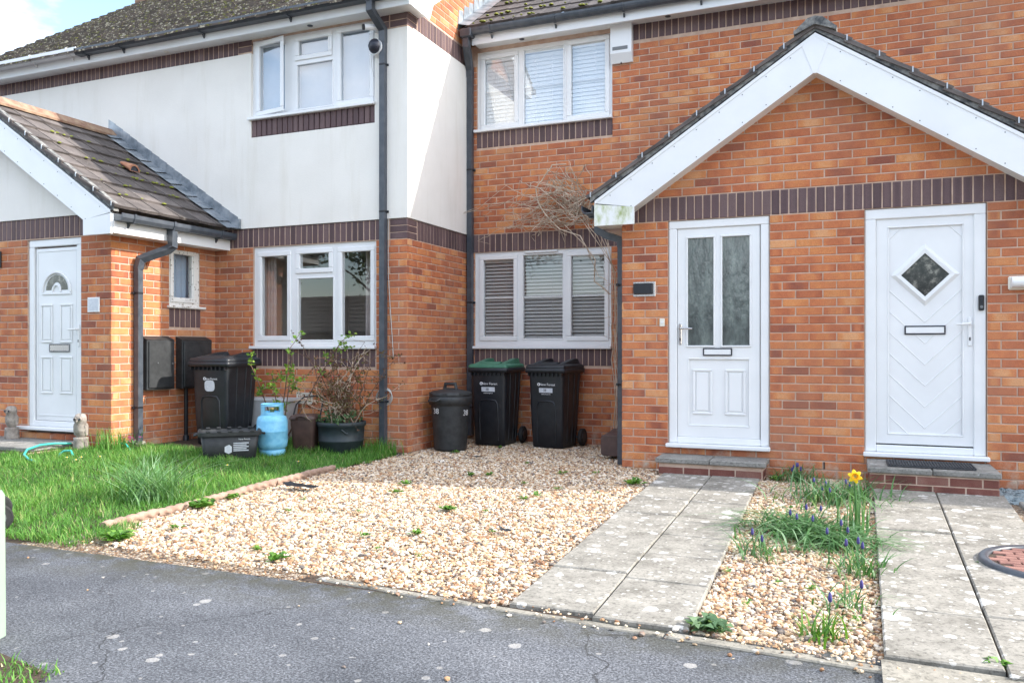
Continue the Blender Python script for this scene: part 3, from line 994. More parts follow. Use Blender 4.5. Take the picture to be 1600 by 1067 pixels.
# windows
wlo = make_window(hc, FC, *loC, [(-4.385, -4.015, 1.275, 2.205, True, None), (-3.84, -3.44, 2.045, 2.215, True, None),
                                 (-3.865, -3.385, 1.228, 1.93, False, None), (-3.262, -2.888, 1.27, 2.21, True, None)])
def curtain(win, W, a0, a1, z0, z1, d, m, waves=9, amp=.02):
    mb = MB(W)
    n = waves * 6
    vs = []
    for i in range(n + 1):
        a = lerp(a0, a1, i / n)
        dd = d + amp * math.sin(i / 6 * 2 * PI) + .3 * amp * math.sin(i * .9)
        vs += [(a, dd, z0), (a + .004 * math.sin(i), dd * 1.02, z1)]
    mb.add(vs, [(2 * i, 2 * i + 2, 2 * i + 3, 2 * i + 1) for i in range(n)], True)
    mb.build('curtain', m, win)
curtain(wlo, FC, -4.5, -4.33, 1.14, 2.33, -.22, 'curtain', 4)
curtain(wlo, FC, -3.08, -2.8, 1.14, 2.33, -.22, 'curtain', 5)
wup = make_window(hc, FC, *upC, [(-4.405, -4.06, 3.915, 4.675, True, None), (-3.85, -3.45, 4.495, 4.665, True, None),
                                 (-3.875, -3.395, 3.885, 4.39, False, None), (-3.278, -2.9, 3.91, 4.675, True, None)], open_light=0, glass='glass_up')
curtain(wup, FC, -4.5, -2.83, 3.83, 4.77, -.088, 'netting', 9, .003)
# air vent
mb = MB(FC); ring(mb, -3.868, -3.652, .495, .625, .012, -.02, .012, .002)
vent = mb.build('air_vent', 'cream', hc)
mb = MB(FC)
for i in range(7): mb.box(-3.855, -3.665, -.012, .008, .51 + i * .0155, .517 + i * .0155)
for i in range(8): mb.box(-3.855 + i * .0257, -3.85 + i * .0257, -.014, .006, .508, .612)
mb.build('vent_grille', 'cream', vent, 'stuff')
# fascia, soffit
mb = MB(FC); mb.cbox(-9.4, -2.27, .19, .215, EAVE_C - .02, 4.93, .003); mb.build('fascia', 'upvc', hc)
mb = MB(FC); mb.box(-9.4, -2.285, .0, .19, EAVE_C, EAVE_C + .012); mb.build('soffit', 'upvc_old', hc)
for x in (-5.75, -3.62):
    mb = MB(); mb.lathe([(.0, EAVE_C - .004), (.03, EAVE_C - .006), (.034, EAVE_C + .001)], 14, (x, YC - .09)); mb.build('soffit_vent', 'pipe' if x > -4 else 'cream', hc)
# gable end box and barge board
mb = MB(sideW(XC))
mb.prism([(-.115, EAVE_C - .012), (.33, EAVE_C - .025), (.42, 4.94), (3.05, 6.78), (3.05, 7.06), (-.13, 4.9)], .13, .152)
mb.build('bargeboard', 'upvc', hc)
mb = MB(sideW(XC)); mb.prism([(-.09, 4.785), (.325, 4.785), (.41, 4.95), (3.04, 6.79), (3.04, 6.81), (.4, 4.965), (.315, 4.8), (-.09, 4.8)], .003, .129)
mb.build('verge_soffit', 'upvc_old', hc)
# roof deck and plain tiles
def roof_z(y, y0=-.25, z0=4.86): return z0 + (y - y0) * PITCH
mb = MB()
mb.add([(-9.4, -.1, roof_z(-.1) - .03), (-2.26, -.1, roof_z(-.1) - .03), (-2.26, 3.05, roof_z(3.05) - .03), (-9.4, 3.05, roof_z(3.05) - .03)], [(0, 1, 2, 3)])
mb.add([(-9.4, 3.05, roof_z(3.05) - .03), (-2.26, 3.05, roof_z(3.05) - .03), (-2.26, 6.4, 4.8), (-9.4, 6.4, 4.8)], [(0, 1, 2, 3)])
mb.add([(-9.4, 6.0, -.1), (-2.3, 6.0, -.1), (-2.3, 6.0, 5.2), (-9.4, 6.0, 5.2)], [(0, 1, 2, 3)])
mb.add([(-9.3, .15, -.1), (-9.3, 6.0, -.1), (-9.3, 6.0, 5.0), (-9.3, 3.05, 7.0), (-9.3, .15, 5.0)], [(0, 1, 2, 3, 4)])
roofC = mb.build('roof', 'tile_old', hc)
mb = MB()
cs = 1 / math.hypot(1, PITCH)
rows = 40
for rI in range(rows):
    s0 = rI * .1
    y0 = -.27 + s0 * cs
    off = .0825 if rI % 2 else 0
    x = -9.43 - off + random.uniform(-.01, .01)
    while x < -2.3:
        w = .16; h = .02 + random.uniform(0, .01); ln = .13
        lift = random.uniform(0, .008)
        yA, yB = y0 + random.uniform(-.006, .006), y0 + ln * cs
        zA = roof_z(yA) + .02 + lift; zB = roof_z(yB) - .008
        x1 = min(x + w, -2.25)
        mb.add([(x, yA, zA - h), (x1, yA, zA - h), (x1, yA, zA), (x, yA, zA), (x, yB, zB), (x1, yB, zB)],
               [(0, 1, 2, 3), (3, 2, 5, 4), (0, 3, 4), (1, 5, 2)])
        x += .165
    # next row
mb.build('roof_tiles', 'tile_old', roofC, 'stuff')
mb = MB()
for i in range(18):
    x0 = -9.45 + i * .4
    mb.tube([(x0, 3.05, roof_z(3.05) - .03), (x0 + .42, 3.05, roof_z(3.05) - .03)], .12, 10, True)
mb.build('ridge_tiles', 'ridge', roofC, 'stuff')

# gutters
def gutter(root, p0, p1, m, out, square=False, name='gutter', brackets=()):
    """p0,p1 along the run at the back top edge; out = unit vector away from the wall"""
    mb = MB()
    w, h = .11, .075
    prof = []
    if square:
        prof = [(0, 0), (0, -h), (w - .02, -h), (w, -h * .55), (w, 0), (w - .008, 0), (w - .008, -h * .5), (w - .024, -h + .008), (.008, -h + .008), (.008, 0)]
    else:
        o_ = [(w / 2 - w / 2 * math.cos(t), -h * math.sin(t)) for t in np.linspace(0, PI, 11)]
        i_ = [(w / 2 - (w / 2 - .006) * math.cos(t), -(h - .006) * math.sin(t)) for t in np.linspace(PI, 0, 11)]
        prof = o_ + i_
    P0, P1, O = Vector(p0), Vector(p1), Vector(out)
    rings = [[tuple(P + O * a + Vector((0, 0, z))) for a, z in prof] for P in (P0, P1)]
    mb.loft(rings, True, False)
    g_ = mb.build(name, m, root)
    for t in brackets:
        P = P0.lerp(P1, t)
        dv = (P1 - P0).normalized() * .012
        mb = MB()
        sg = [(-.004 if a < w / 2 else .007) for a, z in prof]
        outer = [(w / 2 - (w / 2 + .008) * math.cos(q), -(h + .009) * math.sin(q)) for q in np.linspace(0, PI, 11)]
        if square: outer = [(0, .0), (0, -h - .012), (w - .016, -h - .012), (w + .009, -h * .55), (w + .009, .006), (w + .001, .006)]
        inner = [(w / 2 - (w / 2 + .0008) * math.cos(q), -(h + .0008) * math.sin(q)) for q in np.linspace(PI, 0, 11)]
        if square: inner = [(w + .001, -h * .55), (w - .02, -h - .001), (.001, -h - .001)]
        pr = outer + inner
        mb.loft([[tuple(P + dv * s + O * a + Vector((0, 0, z))) for a, z in pr] for s in (-1, 1)], True, False)
        mb.build('bracket', m, g_)
        mb = MB()
        q0 = P + O * .004 + Vector((0, 0, -h - .02)); 
        mb.prism([(0, 0), (0, -.04), (.03, -.0)], -.01, .01)
        ax = (P1 - P0).normalized()
        vs = []
        for (a, d, z) in [(v[0], v[1], v[2]) for v in mb.v]:
            vs.append(tuple(q0 + O * a + ax * d + Vector((0, 0, z + .005))))
        mb.v = vs
        mb.build('bracket_foot', m, g_)
    return g_
yg = YC - .218
gutter(hc, (-7.05, yg, 4.915), (-2.24, yg, 4.915), 'pipe', (0, -1, 0), True, brackets=(.03, .155, .42, .68))
gutter(hc, (-9.4, yg, 4.935), (-7.02, yg, 4.935), 'upvc', (0, -1, 0), True, brackets=(.3, .65, .93))

def pipe(root, pts, m='pipe', r=.046, brackets=(), name='downpipe', bdir=(1, 0, 0)):
    mb = MB(); mb.tube(pts, r, 4, True, False, PI / 4)
    p = mb.build(name, m, root)
    for (x, y, z) in brackets:
        mb = MB(); e = r * .77
        mb.cbox(x - e, x + e, y - e, y + e, z - .012, z + .012, .004)
        if bdir[0]:
            for sgn in (-1, 1):
                mb.cbox(x + sgn * e - .004 if sgn > 0 else x - e - .02, x + e + .02 if sgn > 0 else x - e + .004, y + e * .4, y + e + .006, z - .012, z + .012, .003)
        else:
            for sgn in (-1, 1):
                mb.cbox(x - e - .006, x - e * .4, y + sgn * e - .02 if sgn < 0 else y + e - .004, y - e + .004 if sgn < 0 else y + e + .02, z - .012, z + .012, .003)
        mb.build('pipe_bracket', 'black', p)
    return p
px = -2.69
pipe(hc, [(px, YC - .045, 4.52), (px, YC - .045, .02)], brackets=[(px, YC - .045, z) for z in (4.22, 2.62, .55)])
pipe(hc, [(px - .02, YC - .27, 4.86), (px - .02, YC - .27, 4.74), (px, YC - .05, 4.6), (px, YC - .045, 4.46)], r=.05, name='downpipe_offset')
# phone cable beside the downpipe and its coil
mb = MB()
pts = [(px + .055 + .012 * math.sin(z * 2.1) + (.05 * max(0, 1.9 - z) if z > 1 else .0), YC - .012, z) for z in np.arange(2.7, .95, -.08)]
mb.tube(pts, .0045, 5); cbl = mb.build('cable', 'cable', hc)
mb = MB()
for k in range(4):
    rr = .085 + .006 * k
    mb.tube([(px + .0 + rr * math.cos(t), YC - .012 - .008 * k * .5 , .63 + rr * .85 * math.sin(t) - .012 * k) for t in np.linspace(0, 2 * PI, 26)], .004, 5)
mb.build('cable_coil', 'cable', hc)

# ================================================================== BRICK HOUSE (right)
hb = thing('brick_house', 'orange brick terraced house with two blinded windows set back beside the white rendered house', 'house', (1.0, YB, 0), worldparts=True)
FB = frontW(YB)
loB = (-2.322, -.565, 1.158, 2.322)
upB = (-2.29, -.553, 3.845, 4.815)
mb = MB(FB)
panel_with_openings(mb, XC + .001, 12, -.15, 4.9, [loB, upB])
wb = mb.build('front_wall', 'mortar', hb)
WB = Wall(hb); SB = Wall(hb, 'soldier', 'soldier_brick')
lay_bricks(WB, wb, 'F', YB, XC + .008, .1, -1, 31, [loB, (loB[0], loB[1], .925, 1.16)], phase=-.34)
lay_bricks(WB, wb, 'F', YB, XC + .008, 7.5, 34, 62, [upB, (upB[0], upB[1], 3.6, 3.85), (.0, 3.5, 0, 2.85)], phase=-.34,
           keep=lambda a, z0, z1: z1 > 2.5 + max(0, 1.9 - abs(a - 1.739)) * .68 - .12 or a < 0)
lay_bricks(WB, wb, 'F', YB, .1, 7.5, 31, 34, [], phase=-.34, keep=lambda a, z0, z1: a > 3.4)
lay_bricks(WB, wb, 'F', YB, 3.5, 7.5, -1, 31, [], phase=-.34)
lay_bricks(WB, wb, 'F', YB, XC + .008, .1, 31, 34, [(XC, -.0, 2.3, 2.56)], phase=-.34)
lay_soldiers(SB, wb, 'F', YB, loB[0] - .02, .0, 2.325)
lay_soldiers(SB, wb, 'F', YB, loB[0] - .005, loB[1] + .02, .925)
lay_soldiers(SB, wb, 'F', YB, upB[0] - .01, upB[1] + .01, 3.62)
lay_soldiers(SB, wb, 'F', YB, upB[1] + .02, 7.5, 4.652 + .03)
WB.finish(300, hb); SB.finish(300, hb)
gl_lo = [(-2.208, -1.805, 1.28, 2.225, True, 1.755), (-1.678, -1.17, 1.25, 2.265, False, 1.755), (-1.06, -.65, 1.275, 2.23, True, 1.755)]
gl_up = [(-2.19, -1.795, 3.905, 4.72, True, 4.318), (-1.668, -1.162, 3.855, 4.765, False, 4.318), (-1.06, -.642, 3.9, 4.745, True, 4.318)]
w1 = make_window(hb, FB, *loB, gl_lo)
mb = MB(FB); mb.cbox(-1.65, -1.23, -.02, .006, 2.288, 2.312, .004); mb.build('trickle_vent', 'upvc', w1)
w2 = make_window(hb, FB, *upB, gl_up, glass='glass_up')
for (g0, g1, h0, h1, _, _) in gl_lo:
    blind(w1, FB, g0 - .0, g1 + .0, h0 - .0, h1 - .03, -.085, .043, R(50), 'blindg', .046)
for (g0, g1, h0, h1, _, _) in gl_up:
    blind(w2, FB, g0 - .0, g1 + .0, h0 - .0, h1 - .03, -.07, .048, R(78), 'blindw', .056)
# eaves
SOFB = 4.86
mb = MB(FB); mb.cbox(XC + .155, 12, .2, .222, SOFB - .03, 5.03, .003); mb.build('fascia', 'upvc', hb)
mb = MB(FB); mb.box(XC + .16, 12, 0.0, .2, SOFB, SOFB + .012); mb.build('soffit', 'upvc_old', hb)
mb = MB(FB); mb.box(XC + .156, XC + .168, .0, .199, SOFB + .0125, 5.02); mb.build('soffit_end', 'upvc', hb)
for x in (-1.65, .12):
    mb = MB(); mb.lathe([(.0, SOFB - .004), (.03, SOFB - .006), (.034, SOFB + .001)], 14, (x, YB - .1)); mb.build('soffit_vent', 'pipe', hb)
gutter(hb, (XC + .06, YB - .224, 5.0), (12, YB - .224, 5.0), 'pipe', (0, -1, 0), False, brackets=(.026, .083, .14, .2))
mb = MB(); mb.cbox(XC + .05, XC + .2, YB - .345, YB - .22, 4.9, 5.005, .012); mb.build('gutter_outlet', 'pipe', hb)
bx = -2.362
pipe(hb, [(bx + .06, YB - .28, 4.92), (bx + .06, YB - .28, 4.8), (bx, YB - .06, 4.6), (bx, YB - .05, 4.5)], r=.052, name='downpipe_offset')
pipe(hb, [(bx, YB - .05, 4.52), (bx, YB - .05, .05)], brackets=[(bx, YB - .05, z) for z in (3.35, 1.7, .4)])
# roof
def roofb(y): return 5.015 + (y - 1.3) * PITCH
mb = MB()
mb.add([(XC + .0, YB - .22, roofb(YB - .22) - .03), (12, YB - .22, roofb(YB - .22) - .03), (12, 4.6, roofb(4.6) - .03), (XC, 4.6, roofb(4.6) - .03)], [(0, 1, 2, 3)])
mb.add([(XC, 4.6, roofb(4.6) - .03), (12, 4.6, roofb(4.6) - .03), (12, 8, 5), (XC, 8, 5)], [(0, 1, 2, 3)])
mb.add([(12, YB, -.1), (12, 8, -.1), (12, 8, 5), (12, 4.6, 7.3), (12, YB, 5)], [(0, 1, 2, 3, 4)])
mb.add([(XC, 8, -.1), (12, 8, -.1), (12, 8, 5.1), (XC, 8, 5.1)], [(0, 1, 2, 3)])
roofB = mb.build('roof', 'tile', hb)
TL = {}
def tile_mesh(w, ln, var, m='tile'):
    key = (w, ln, var, m)
    if key in TL: return TL[key]
    mb = MB()
    # local: x across, y up the slope, front edge at y=0; slight interlock roll
    t = .03
    xs_ = [0, .03, .05, w * .5 - .012, w * .5, w * .5 + .012, w - .012, w - .002]
    zs_ = [.004, .005, .0, .0, -.003, .0, .0, -.001]
    vs = []
    rd = random.Random(var)
    for y, zo in ((0, 0), (ln, -.0)):
        for x_, z_ in zip(xs_, zs_): vs.append((x_, y + (rd.uniform(-.004, .004) if y == 0 else 0), z_ + zo))
    n_ = len(xs_)
    for x_, z_ in zip(xs_, zs_): vs.append((x_, 0.002, z_ - t))
    for x_, z_ in zip(xs_, zs_): vs.append((x_, ln, z_ - t))
    fs = [(i, i + 1, n_ + i + 1, n_ + i) for i in range(n_ - 1)] + [(2 * n_ + i, 2 * n_ + i + 1, i + 1, i) for i in range(n_ - 1)]
    fs += [(2 * n_ + i, 3 * n_ + i, 3 * n_ + i + 1, 2 * n_ + i + 1) for i in range(n_ - 1)]
    fs += [(0, n_, 3 * n_, 2 * n_), (n_ - 1, 3 * n_ - 1, 4 * n_ - 1, 2 * n_ - 1)]
    mb.add(vs, fs, False, rd.random())
    me = mb.mesh('tile'); me.materials.append(MT[m]); TL[key] = me
    return me
def lay_tiles(root, origin, across, upslope, normal, rows, cols, gauge, w, ln, tilt=.045, m='tile', first=0, limit=None):
    O, A, U, N = Vector(origin), Vector(across).normalized(), Vector(upslope).normalized(), Vector(normal).normalized()
    U2 = (U - N * tilt).normalized(); N2 = A.cross(U2)
    if N2.dot(N) < 0: N2 = -N2
    for r_ in range(rows):
        for c in range(cols):
            o = bpy.data.objects.new('tile', tile_mesh(w, ln, random.randrange(10), m))
            col.objects.link(o)
            p = O + U * (r_ * gauge) + A * (c * w) + N * (tilt * ln + .004 + random.uniform(0, .003))
            Mx = Matrix((A, U2, N2)).transposed().to_4x4()
            Mx.translation = p
            o.parent = root
            o.matrix_basis = Mx
cs2 = 1 / math.hypot(1, PITCH)
lay_tiles(roofB, (XC + .14, YB - .30, roofb(YB - .30) - .01), (1, 0, 0), (0, cs2, PITCH * cs2), (0, -PITCH * cs2, cs2), 6, 16, .3, .3, .4)
# stepped lead flashing against the gable of the rendered house
for i in range(12):
    y0 = YB - .3 + i * .145
    z0 = roofb(y0)
    mb = MB(sideW(XC + .006))
    mb.prism([(y0, z0 - .02), (y0 + .15, roofb(y0 + .15) - .02), (y0 + .15, z0 + .27), (y0 + .03, z0 + .24)], .0, .004 + .002 * (i % 2))
    mb.build('lead_flashing', 'lead', hb)
    mb = MB()
    e = .055 + .004 * (i % 2)
    mb.add([(XC + .01, y0, z0 + e), (XC + .17, y0 - .03, roofb(y0 - .03) + e - .03), (XC + .17, y0 + .13, roofb(y0 + .13) + e - .03), (XC + .01, y0 + .15, roofb(y0 + .15) + e)], [(0, 1, 2, 3)])
    mb.build('lead_flashing', 'lead', hb)

def moss(root, spots, name='moss', sz=(.012, .035)):
    mb = MB()
    for (x, y, z) in spots:
        r0 = random.uniform(*sz)
        n = 8
        rings = []
        for k, (q, h) in enumerate(((1, -.2), (.85, .35), (.5, .6), (.1, .7))):
            rings.append([(x + r0 * q * math.cos(2 * PI * j / n) * random.uniform(.75, 1.25), y + r0 * q * math.sin(2 * PI * j / n) * random.uniform(.75, 1.25), z + r0 * h * .8) for j in range(n)])
        mb.loft(rings, True, True)
    mb.build(name, 'moss', root, 'stuff')
sp = []
for i in range(140):
    r_ = random.choice((0, 0, 1, 1, 2, 3))
    y = YB - .30 + r_ * .3 * cs2 + random.uniform(-.015, .02)
    x = random.uniform(XC + .2, 2.2)
    sp.append((x, y, roofb(y) + .035))
moss(roofB, sp, sz=(.01, .03))

# ================================================================== GABLED PORCH (right)
AX = 1.739; PW = 3.478; PS = .665
hp = thing('gabled_porch', 'brick porch with white gable boards over two white front doors', 'porch', (AX, .8, 0), worldparts=True)
F0 = frontW(0)
D1 = (.44, 1.349, .2, 2.322); D2 = (2.13, 3.045, .2, 2.322)
mb = MB(F0)
panel_with_openings(mb, 0, PW, -.15, 2.5395, [D1, D2])
mb.prism([(0, 2.54), (PW, 2.54), (AX, 2.54 + AX * PS)], -.1, 0)
wp = mb.build('front_wall', 'mortar', hp)
mb = MB(sideLW(0)); mb.box(.1003, YB - .001, -.1, 0, -.15, 2.54); ws1 = mb.build('side_wall', 'mortar', hp)
mb = MB(sideW(PW)); mb.box(.1003, YB - .001, -.1, 0, -.15, 2.54); ws2 = mb.build('side_wall', 'mortar', hp)
WP = Wall(hp); SP = Wall(hp, 'soldier', 'soldier_brick')
lay_bricks(WP, wp, 'F', 0, -.004, PW + .004, -1, 31, [(D1[0], D1[1], .2, 2.4), (D2[0], D2[1], .2, 2.4)], phase=.44 - .1075)
lay_bricks(WP, wp, 'F', 0, 0, PW, 34, 52, [], phase=.12, keep=lambda a, z0, z1: z1 < 3.68 - abs(a - AX) * PS)
lay_bricks(WP, ws2, 'S', PW, -.003, YB, -1, 31, [], phase=.1)
lay_bricks(WP, ws1, 'L', 0, -.003, YB, -1, 31, [], phase=.1)
lay_soldiers(SP, wp, 'F', 0, .005, PW - .005, 2.325)
WP.finish(300, hp); SP.finish(300, hp)

# boards
YBG = -.2
W2 = frontW(YBG)
def gable_boards(root, W, ax, half, topz, botz_drop, slope, foot_z, algae_side, end_w=.33, d0=-.022, d1=0.0):
    """two sloping boards, apex piece and box ends. half: half width to the outer end"""
    for sg in (-1, 1):
        x_in = .045
        x_out = half
        t0 = topz - x_in * slope; t1 = topz - x_out * slope
        b0 = t0 - botz_drop; 
        xk = x_out - end_w * .5
        poly = [(ax + sg * x_in * 2.2, topz - x_in * 2.2 * slope), (ax + sg * x_out, t1), (ax + sg * x_out, t1 - .02), (ax + sg * (x_out - end_w), topz - (x_out - end_w) * slope - botz_drop), (ax + sg * x_in * .2, topz - x_in * .2 * slope - botz_drop)]
        if sg < 0: poly = poly[::-1]
        mb = MB(W); mb.prism(poly, d0, d1); bd = mb.build('bargeboard', 'upvc', root)
        # nails
        mb = MB(W)
        for k in range(9):
            x_ = .2 + k * (x_out - .35) / 8
            for off in (.055, botz_drop - .03):
                zc = topz - x_ * slope - off
                mb.box(ax + sg * x_ - .004, ax + sg * x_ + .004, d1, d1 + .002, zc - .004, zc + .004)
        mb.build('nail_heads', 'pipe', bd, 'stuff')
        # thin shadow lip along the top
        mb = MB(W)
        poly = [(ax + sg * .0, topz + .002), (ax + sg * x_out, t1 + .002), (ax + sg * x_out, t1 - .03), (ax + sg * .0, topz - .03)]
        if sg < 0: poly = poly[::-1]
        mb.prism(poly, d0 - .003, d1 + .006); mb.build('verge_trim', 'upvc', root)
        # box end
        mb = MB(W)
        xo = ax + sg * (half + .004); xi = ax + sg * (half - end_w)
        zt = topz - half * slope - .03
        poly = [(xo, zt), (xo, foot_z), (xi, foot_z), (xi, topz - (half - end_w) * slope - botz_drop - .0), ]
        if sg < 0: poly = poly[::-1]
        mb.prism(poly, d0 - .001, d1 + .003)
        mb.build('box_end', 'algae' if sg == algae_side else 'upvc', root)
    # apex piece
    mb = MB(W)
    mb.prism([(ax - .106, topz - .106 * slope - .028), (ax - .014, topz - botz_drop - .012), (ax + .014, topz - botz_drop - .012), (ax + .106, topz - .106 * slope - .028), (ax, topz - .03)], d0 - .002, d1 + .004)
    mb.build('apex_board', 'upvc', root)
gable_boards(hp, W2, AX, 1.955, 3.82, .33, PS, 2.285, -1, .38)
# soffits under the side eaves and verge
for sg in (-1, 1):
    x0 = AX + sg * 1.95; x1 = AX + sg * AX
    a, b_ = sorted((x0, x1))
    mb = MB(); mb.box(a, b_, YBG + .024, YB, 2.302, 2.314); mb.build('soffit', 'upvc_old', hp)
    mb = MB(); mb.box(min(x0, x0 + sg * .018), max(x0, x0 + sg * .018), YBG + .026, YB, 2.296, 2.49); mb.build('fascia', 'upvc', hp)
    # verge soffit
    mb = MB()
    xa, xb = AX, AX + sg * 1.7
    za, zb = 3.5, 3.5 - 1.7 * PS
    mb.add([(xa, YBG + .02, za), (xb, YBG + .02, zb), (xb, .02, zb), (xa, .02, za), (xa, YBG + .02, za + .012), (xb, YBG + .02, zb + .012), (xb, .02, zb + .012), (xa, .02, za + .012)],
           [(0, 1, 2, 3), (4, 5, 6, 7), (0, 1, 5, 4), (2, 3, 7, 6)])
    mb.build('verge_soffit', 'upvc_old', hp)
def porch_roof(root, ax, y0, y1, topz, half, slope, visible):
    csr = 1 / math.hypot(1, slope)
    mb = MB()
    for sg in (-1, 1):
        mb.add([(ax, y0 + .03, topz), (ax + sg * half, y0 + .03, topz - half * slope), (ax + sg * half, y1, topz - half * slope), (ax, y1, topz)], [(0, 1, 2, 3)])
    rf = mb.build('roof', 'tile_edge', root)
    ncol = max(1, round((y1 - y0) / .298))
    w = (y1 - y0) / ncol
    rows_ = 8
    gauge = (half / csr + .02) / rows_
    for sg in (-1, 1):
        U = (-sg * csr, 0, slope * csr); N = (sg * slope * csr, 0, csr)
        lay_tiles(rf, (ax + sg * (half + .05), y0, topz - (half + .05) * slope + .0), (0, 1, 0), U, N, rows_, ncol, gauge, round(w, 4), round(gauge + .06, 3), tilt=.075)
        # verge clips
        for r_ in range(rows_):
            s_ = r_ * gauge + .05
            p = Vector((ax + sg * (half + .05), y0, topz - (half + .05) * slope)) + Vector(U) * s_ + Vector(N) * .022
            mb = MB()
            mb.box(p.x - .005, p.x + .005, y0 - .006, y0 + .006, p.z - .03, p.z + .018)
            mb.build('verge_clip', 'steel', rf)
        # bedding under the verge tiles
        mb = MB(frontW(y0 + .03))
        poly = [(ax, topz + .035), (ax + sg * (half + .03), topz - (half + .03) * slope + .035), (ax + sg * (half + .03), topz - (half + .03) * slope - .045), (ax, topz - .045)]
        if sg < 0: poly = poly[::-1]
        mb.prism(poly, -.05, .012); mb.build('verge_bedding', 'tile_edge', rf)
    # ridge tiles
    n = 4
    for i in range(n):
        ya = lerp(y0 - .02, y1, i / n); yb = lerp(y0 - .02, y1, (i + 1) / n) - .004
        mb = MB()
        rings = []
        for y in (ya, yb):
            rings.append([(ax + a_, y, topz + z_) for a_, z_ in ((.17, -.07), (.175, -.045), (.06, .055), (.0, .07), (-.06, .055), (-.175, -.045), (-.17, -.07), (0, .0))])
        mb.loft(rings, True, False); mb.build('ridge_tile', 'ridge' if visible == 'L' else 'tile_edge', rf)
    return rf
porch_roof(hp, AX, YBG - .02, YB, 3.885, 1.97, PS, 'R')
# rain gutter and downpipe on the left eave
gutter(hp, (AX - 1.978, YBG + .0, 2.485), (AX - 1.978, YB - .02, 2.485), 'pipe', (-1, 0, 0), True, brackets=(.12, .6))
pipe(hp, [(-.285, .16, 2.38), (-.285, .16, 2.29), (-.2, .16, 2.24), (-.06, .16, 2.19), (-.052, .16, 2.12)], r=.05, name='downpipe_offset')
pipe(hp, [(-.052, .16, 2.15), (-.052, .16, .0)], brackets=[(-.052, .16, z) for z in (1.75, .78)], bdir=(0, 1, 0))
# weep vent
mb = MB(F0); mb.box(1.8, 1.811, -.005, .007, .078, .14); mb.build('weep_vent', 'black', hp)

# ---- doors
def moulded_panel(mb, a0, a1, z0, z1, d):
    ring(mb, a0, a1, z0, z1, .022, d, d + .012, .008)
    mb.cbox(a0 + .035, a1 - .035, d - .001, d + .007, z0 + .035, z1 - .035, .006)
def door_frame(root, W, a0, a1, z0, z1, w=.075, d=-.012):
    mb = MB(W)
    mb.cbox(a0, a1, d - .06, d, z1 - w, z1, .006)
    mb.cbox(a0, a0 + w, d - .06, d, z0, z1 - w - .0005, .006)
    mb.cbox(a1 - w, a1, d - .06, d, z0, z1 - w - .0005, .006)
    mb.cbox(a0 + w + .0005, a1 - w - .0005, d - .06, d, z0, z0 + .06, .006)
    return mb.build('front_door', 'upvc', root)
def lever(parent, W, a, z0, z1, sgn, m, la=.12, d=-.03):
    mb = MB(W); mb.cbox(a - .014, a + .014, d, d + .012, z0, z1, .006)
    h = mb.build('handle', m, parent)
    mb = MB(W)
    zz = lerp(z0, z1, .78)
    mb.tube([(a, d + .01, zz), (a, d + .05, zz), (a + sgn * .02, d + .055, zz), (a + sgn * la, d + .055, zz - .004)], .009, 8)
    mb.build('lever', m, parent)
    mb = MB(W); mb.cbox(a - .006, a + .006, d + .012, d + .014, lerp(z0, z1, .25) - .014, lerp(z0, z1, .25) + .014, .003); mb.build('keyhole', 'ink', parent)
def letterbox(parent, W, a0, a1, z0, z1, d, m_out, m_in):
    mb = MB(W); ring(mb, a0, a1, z0, z1, .01, d, d + .012, .003); mb.build('letterbox_frame', m_out, parent)
    mb = MB(W); mb.cbox(a0 + .0105, a1 - .0105, d, d + .009, z0 + .0105, z1 - .0105, .003); mb.build('letterbox_flap', m_in, parent)
# door one: two tall panes over two panels
dr = door_frame(hp, F0, D1[0] + .004, D1[1] - .004, .25, D1[3] - .002)
dr['label'] = 'white door with two tall obscured panes'
L0, L1, Z0, Z1 = .523, 1.262, .312, 2.243
mb = MB(F0)
dl = -.03
panel_with_openings(mb, L0, L1, Z0, Z1, [(.617, .853, 1.157, 2.154), (.931, 1.174, 1.157, 2.154), (.617, 1.177, .412, 1.041)], -.065, dl)
leaf = mb.build('leaf', 'upvc', dr)
mb = MB(F0)
for a0, a1 in ((.617, .853), (.931, 1.174)): ring(mb, a0 - .016, a1 + .016, 1.157 - .016, 2.154 + .016, .017, dl + .0005, dl + .01, .004)
mb.build('glazing_bead', 'upvc', dr)
for a0, a1 in ((.62, .85), (.934, 1.171)):
    mb = MB(F0); mb.add([(a0 - .004, dl - .014, 1.155), (a1 + .004, dl - .014, 1.155), (a1 + .004, dl - .014, 2.156), (a0 - .004, dl - .014, 2.156)], [(0, 1, 2, 3)])
    mb.build('pane', 'obscured', dr)
mb = MB(F0); mb.box(.615, 1.179, -.06, dl - .012, .41, 1.043)
ring(mb, .617, 1.177, .412, 1.041, .012, dl - .012, dl + .004, .004)
moulded_panel(mb, .66, .84, .52, .94, dl - .0115); moulded_panel(mb, .955, 1.138, .52, .94, dl - .0115)
mb.build('lower_panel', 'upvc', dr)
letterbox(dr, F0, .757, 1.02, 1.062, 1.134, dl + .0005, 'blackmetal', 'upvc')
lever(dr, F0, .548, 1.165, 1.36, 1, 'chrome', .12, dl + .0005)
mb = MB(F0); mb.cbox(.425, 1.358, -.05, .06, .213, .249, .006); mb.build('sill', 'upvc', dr)
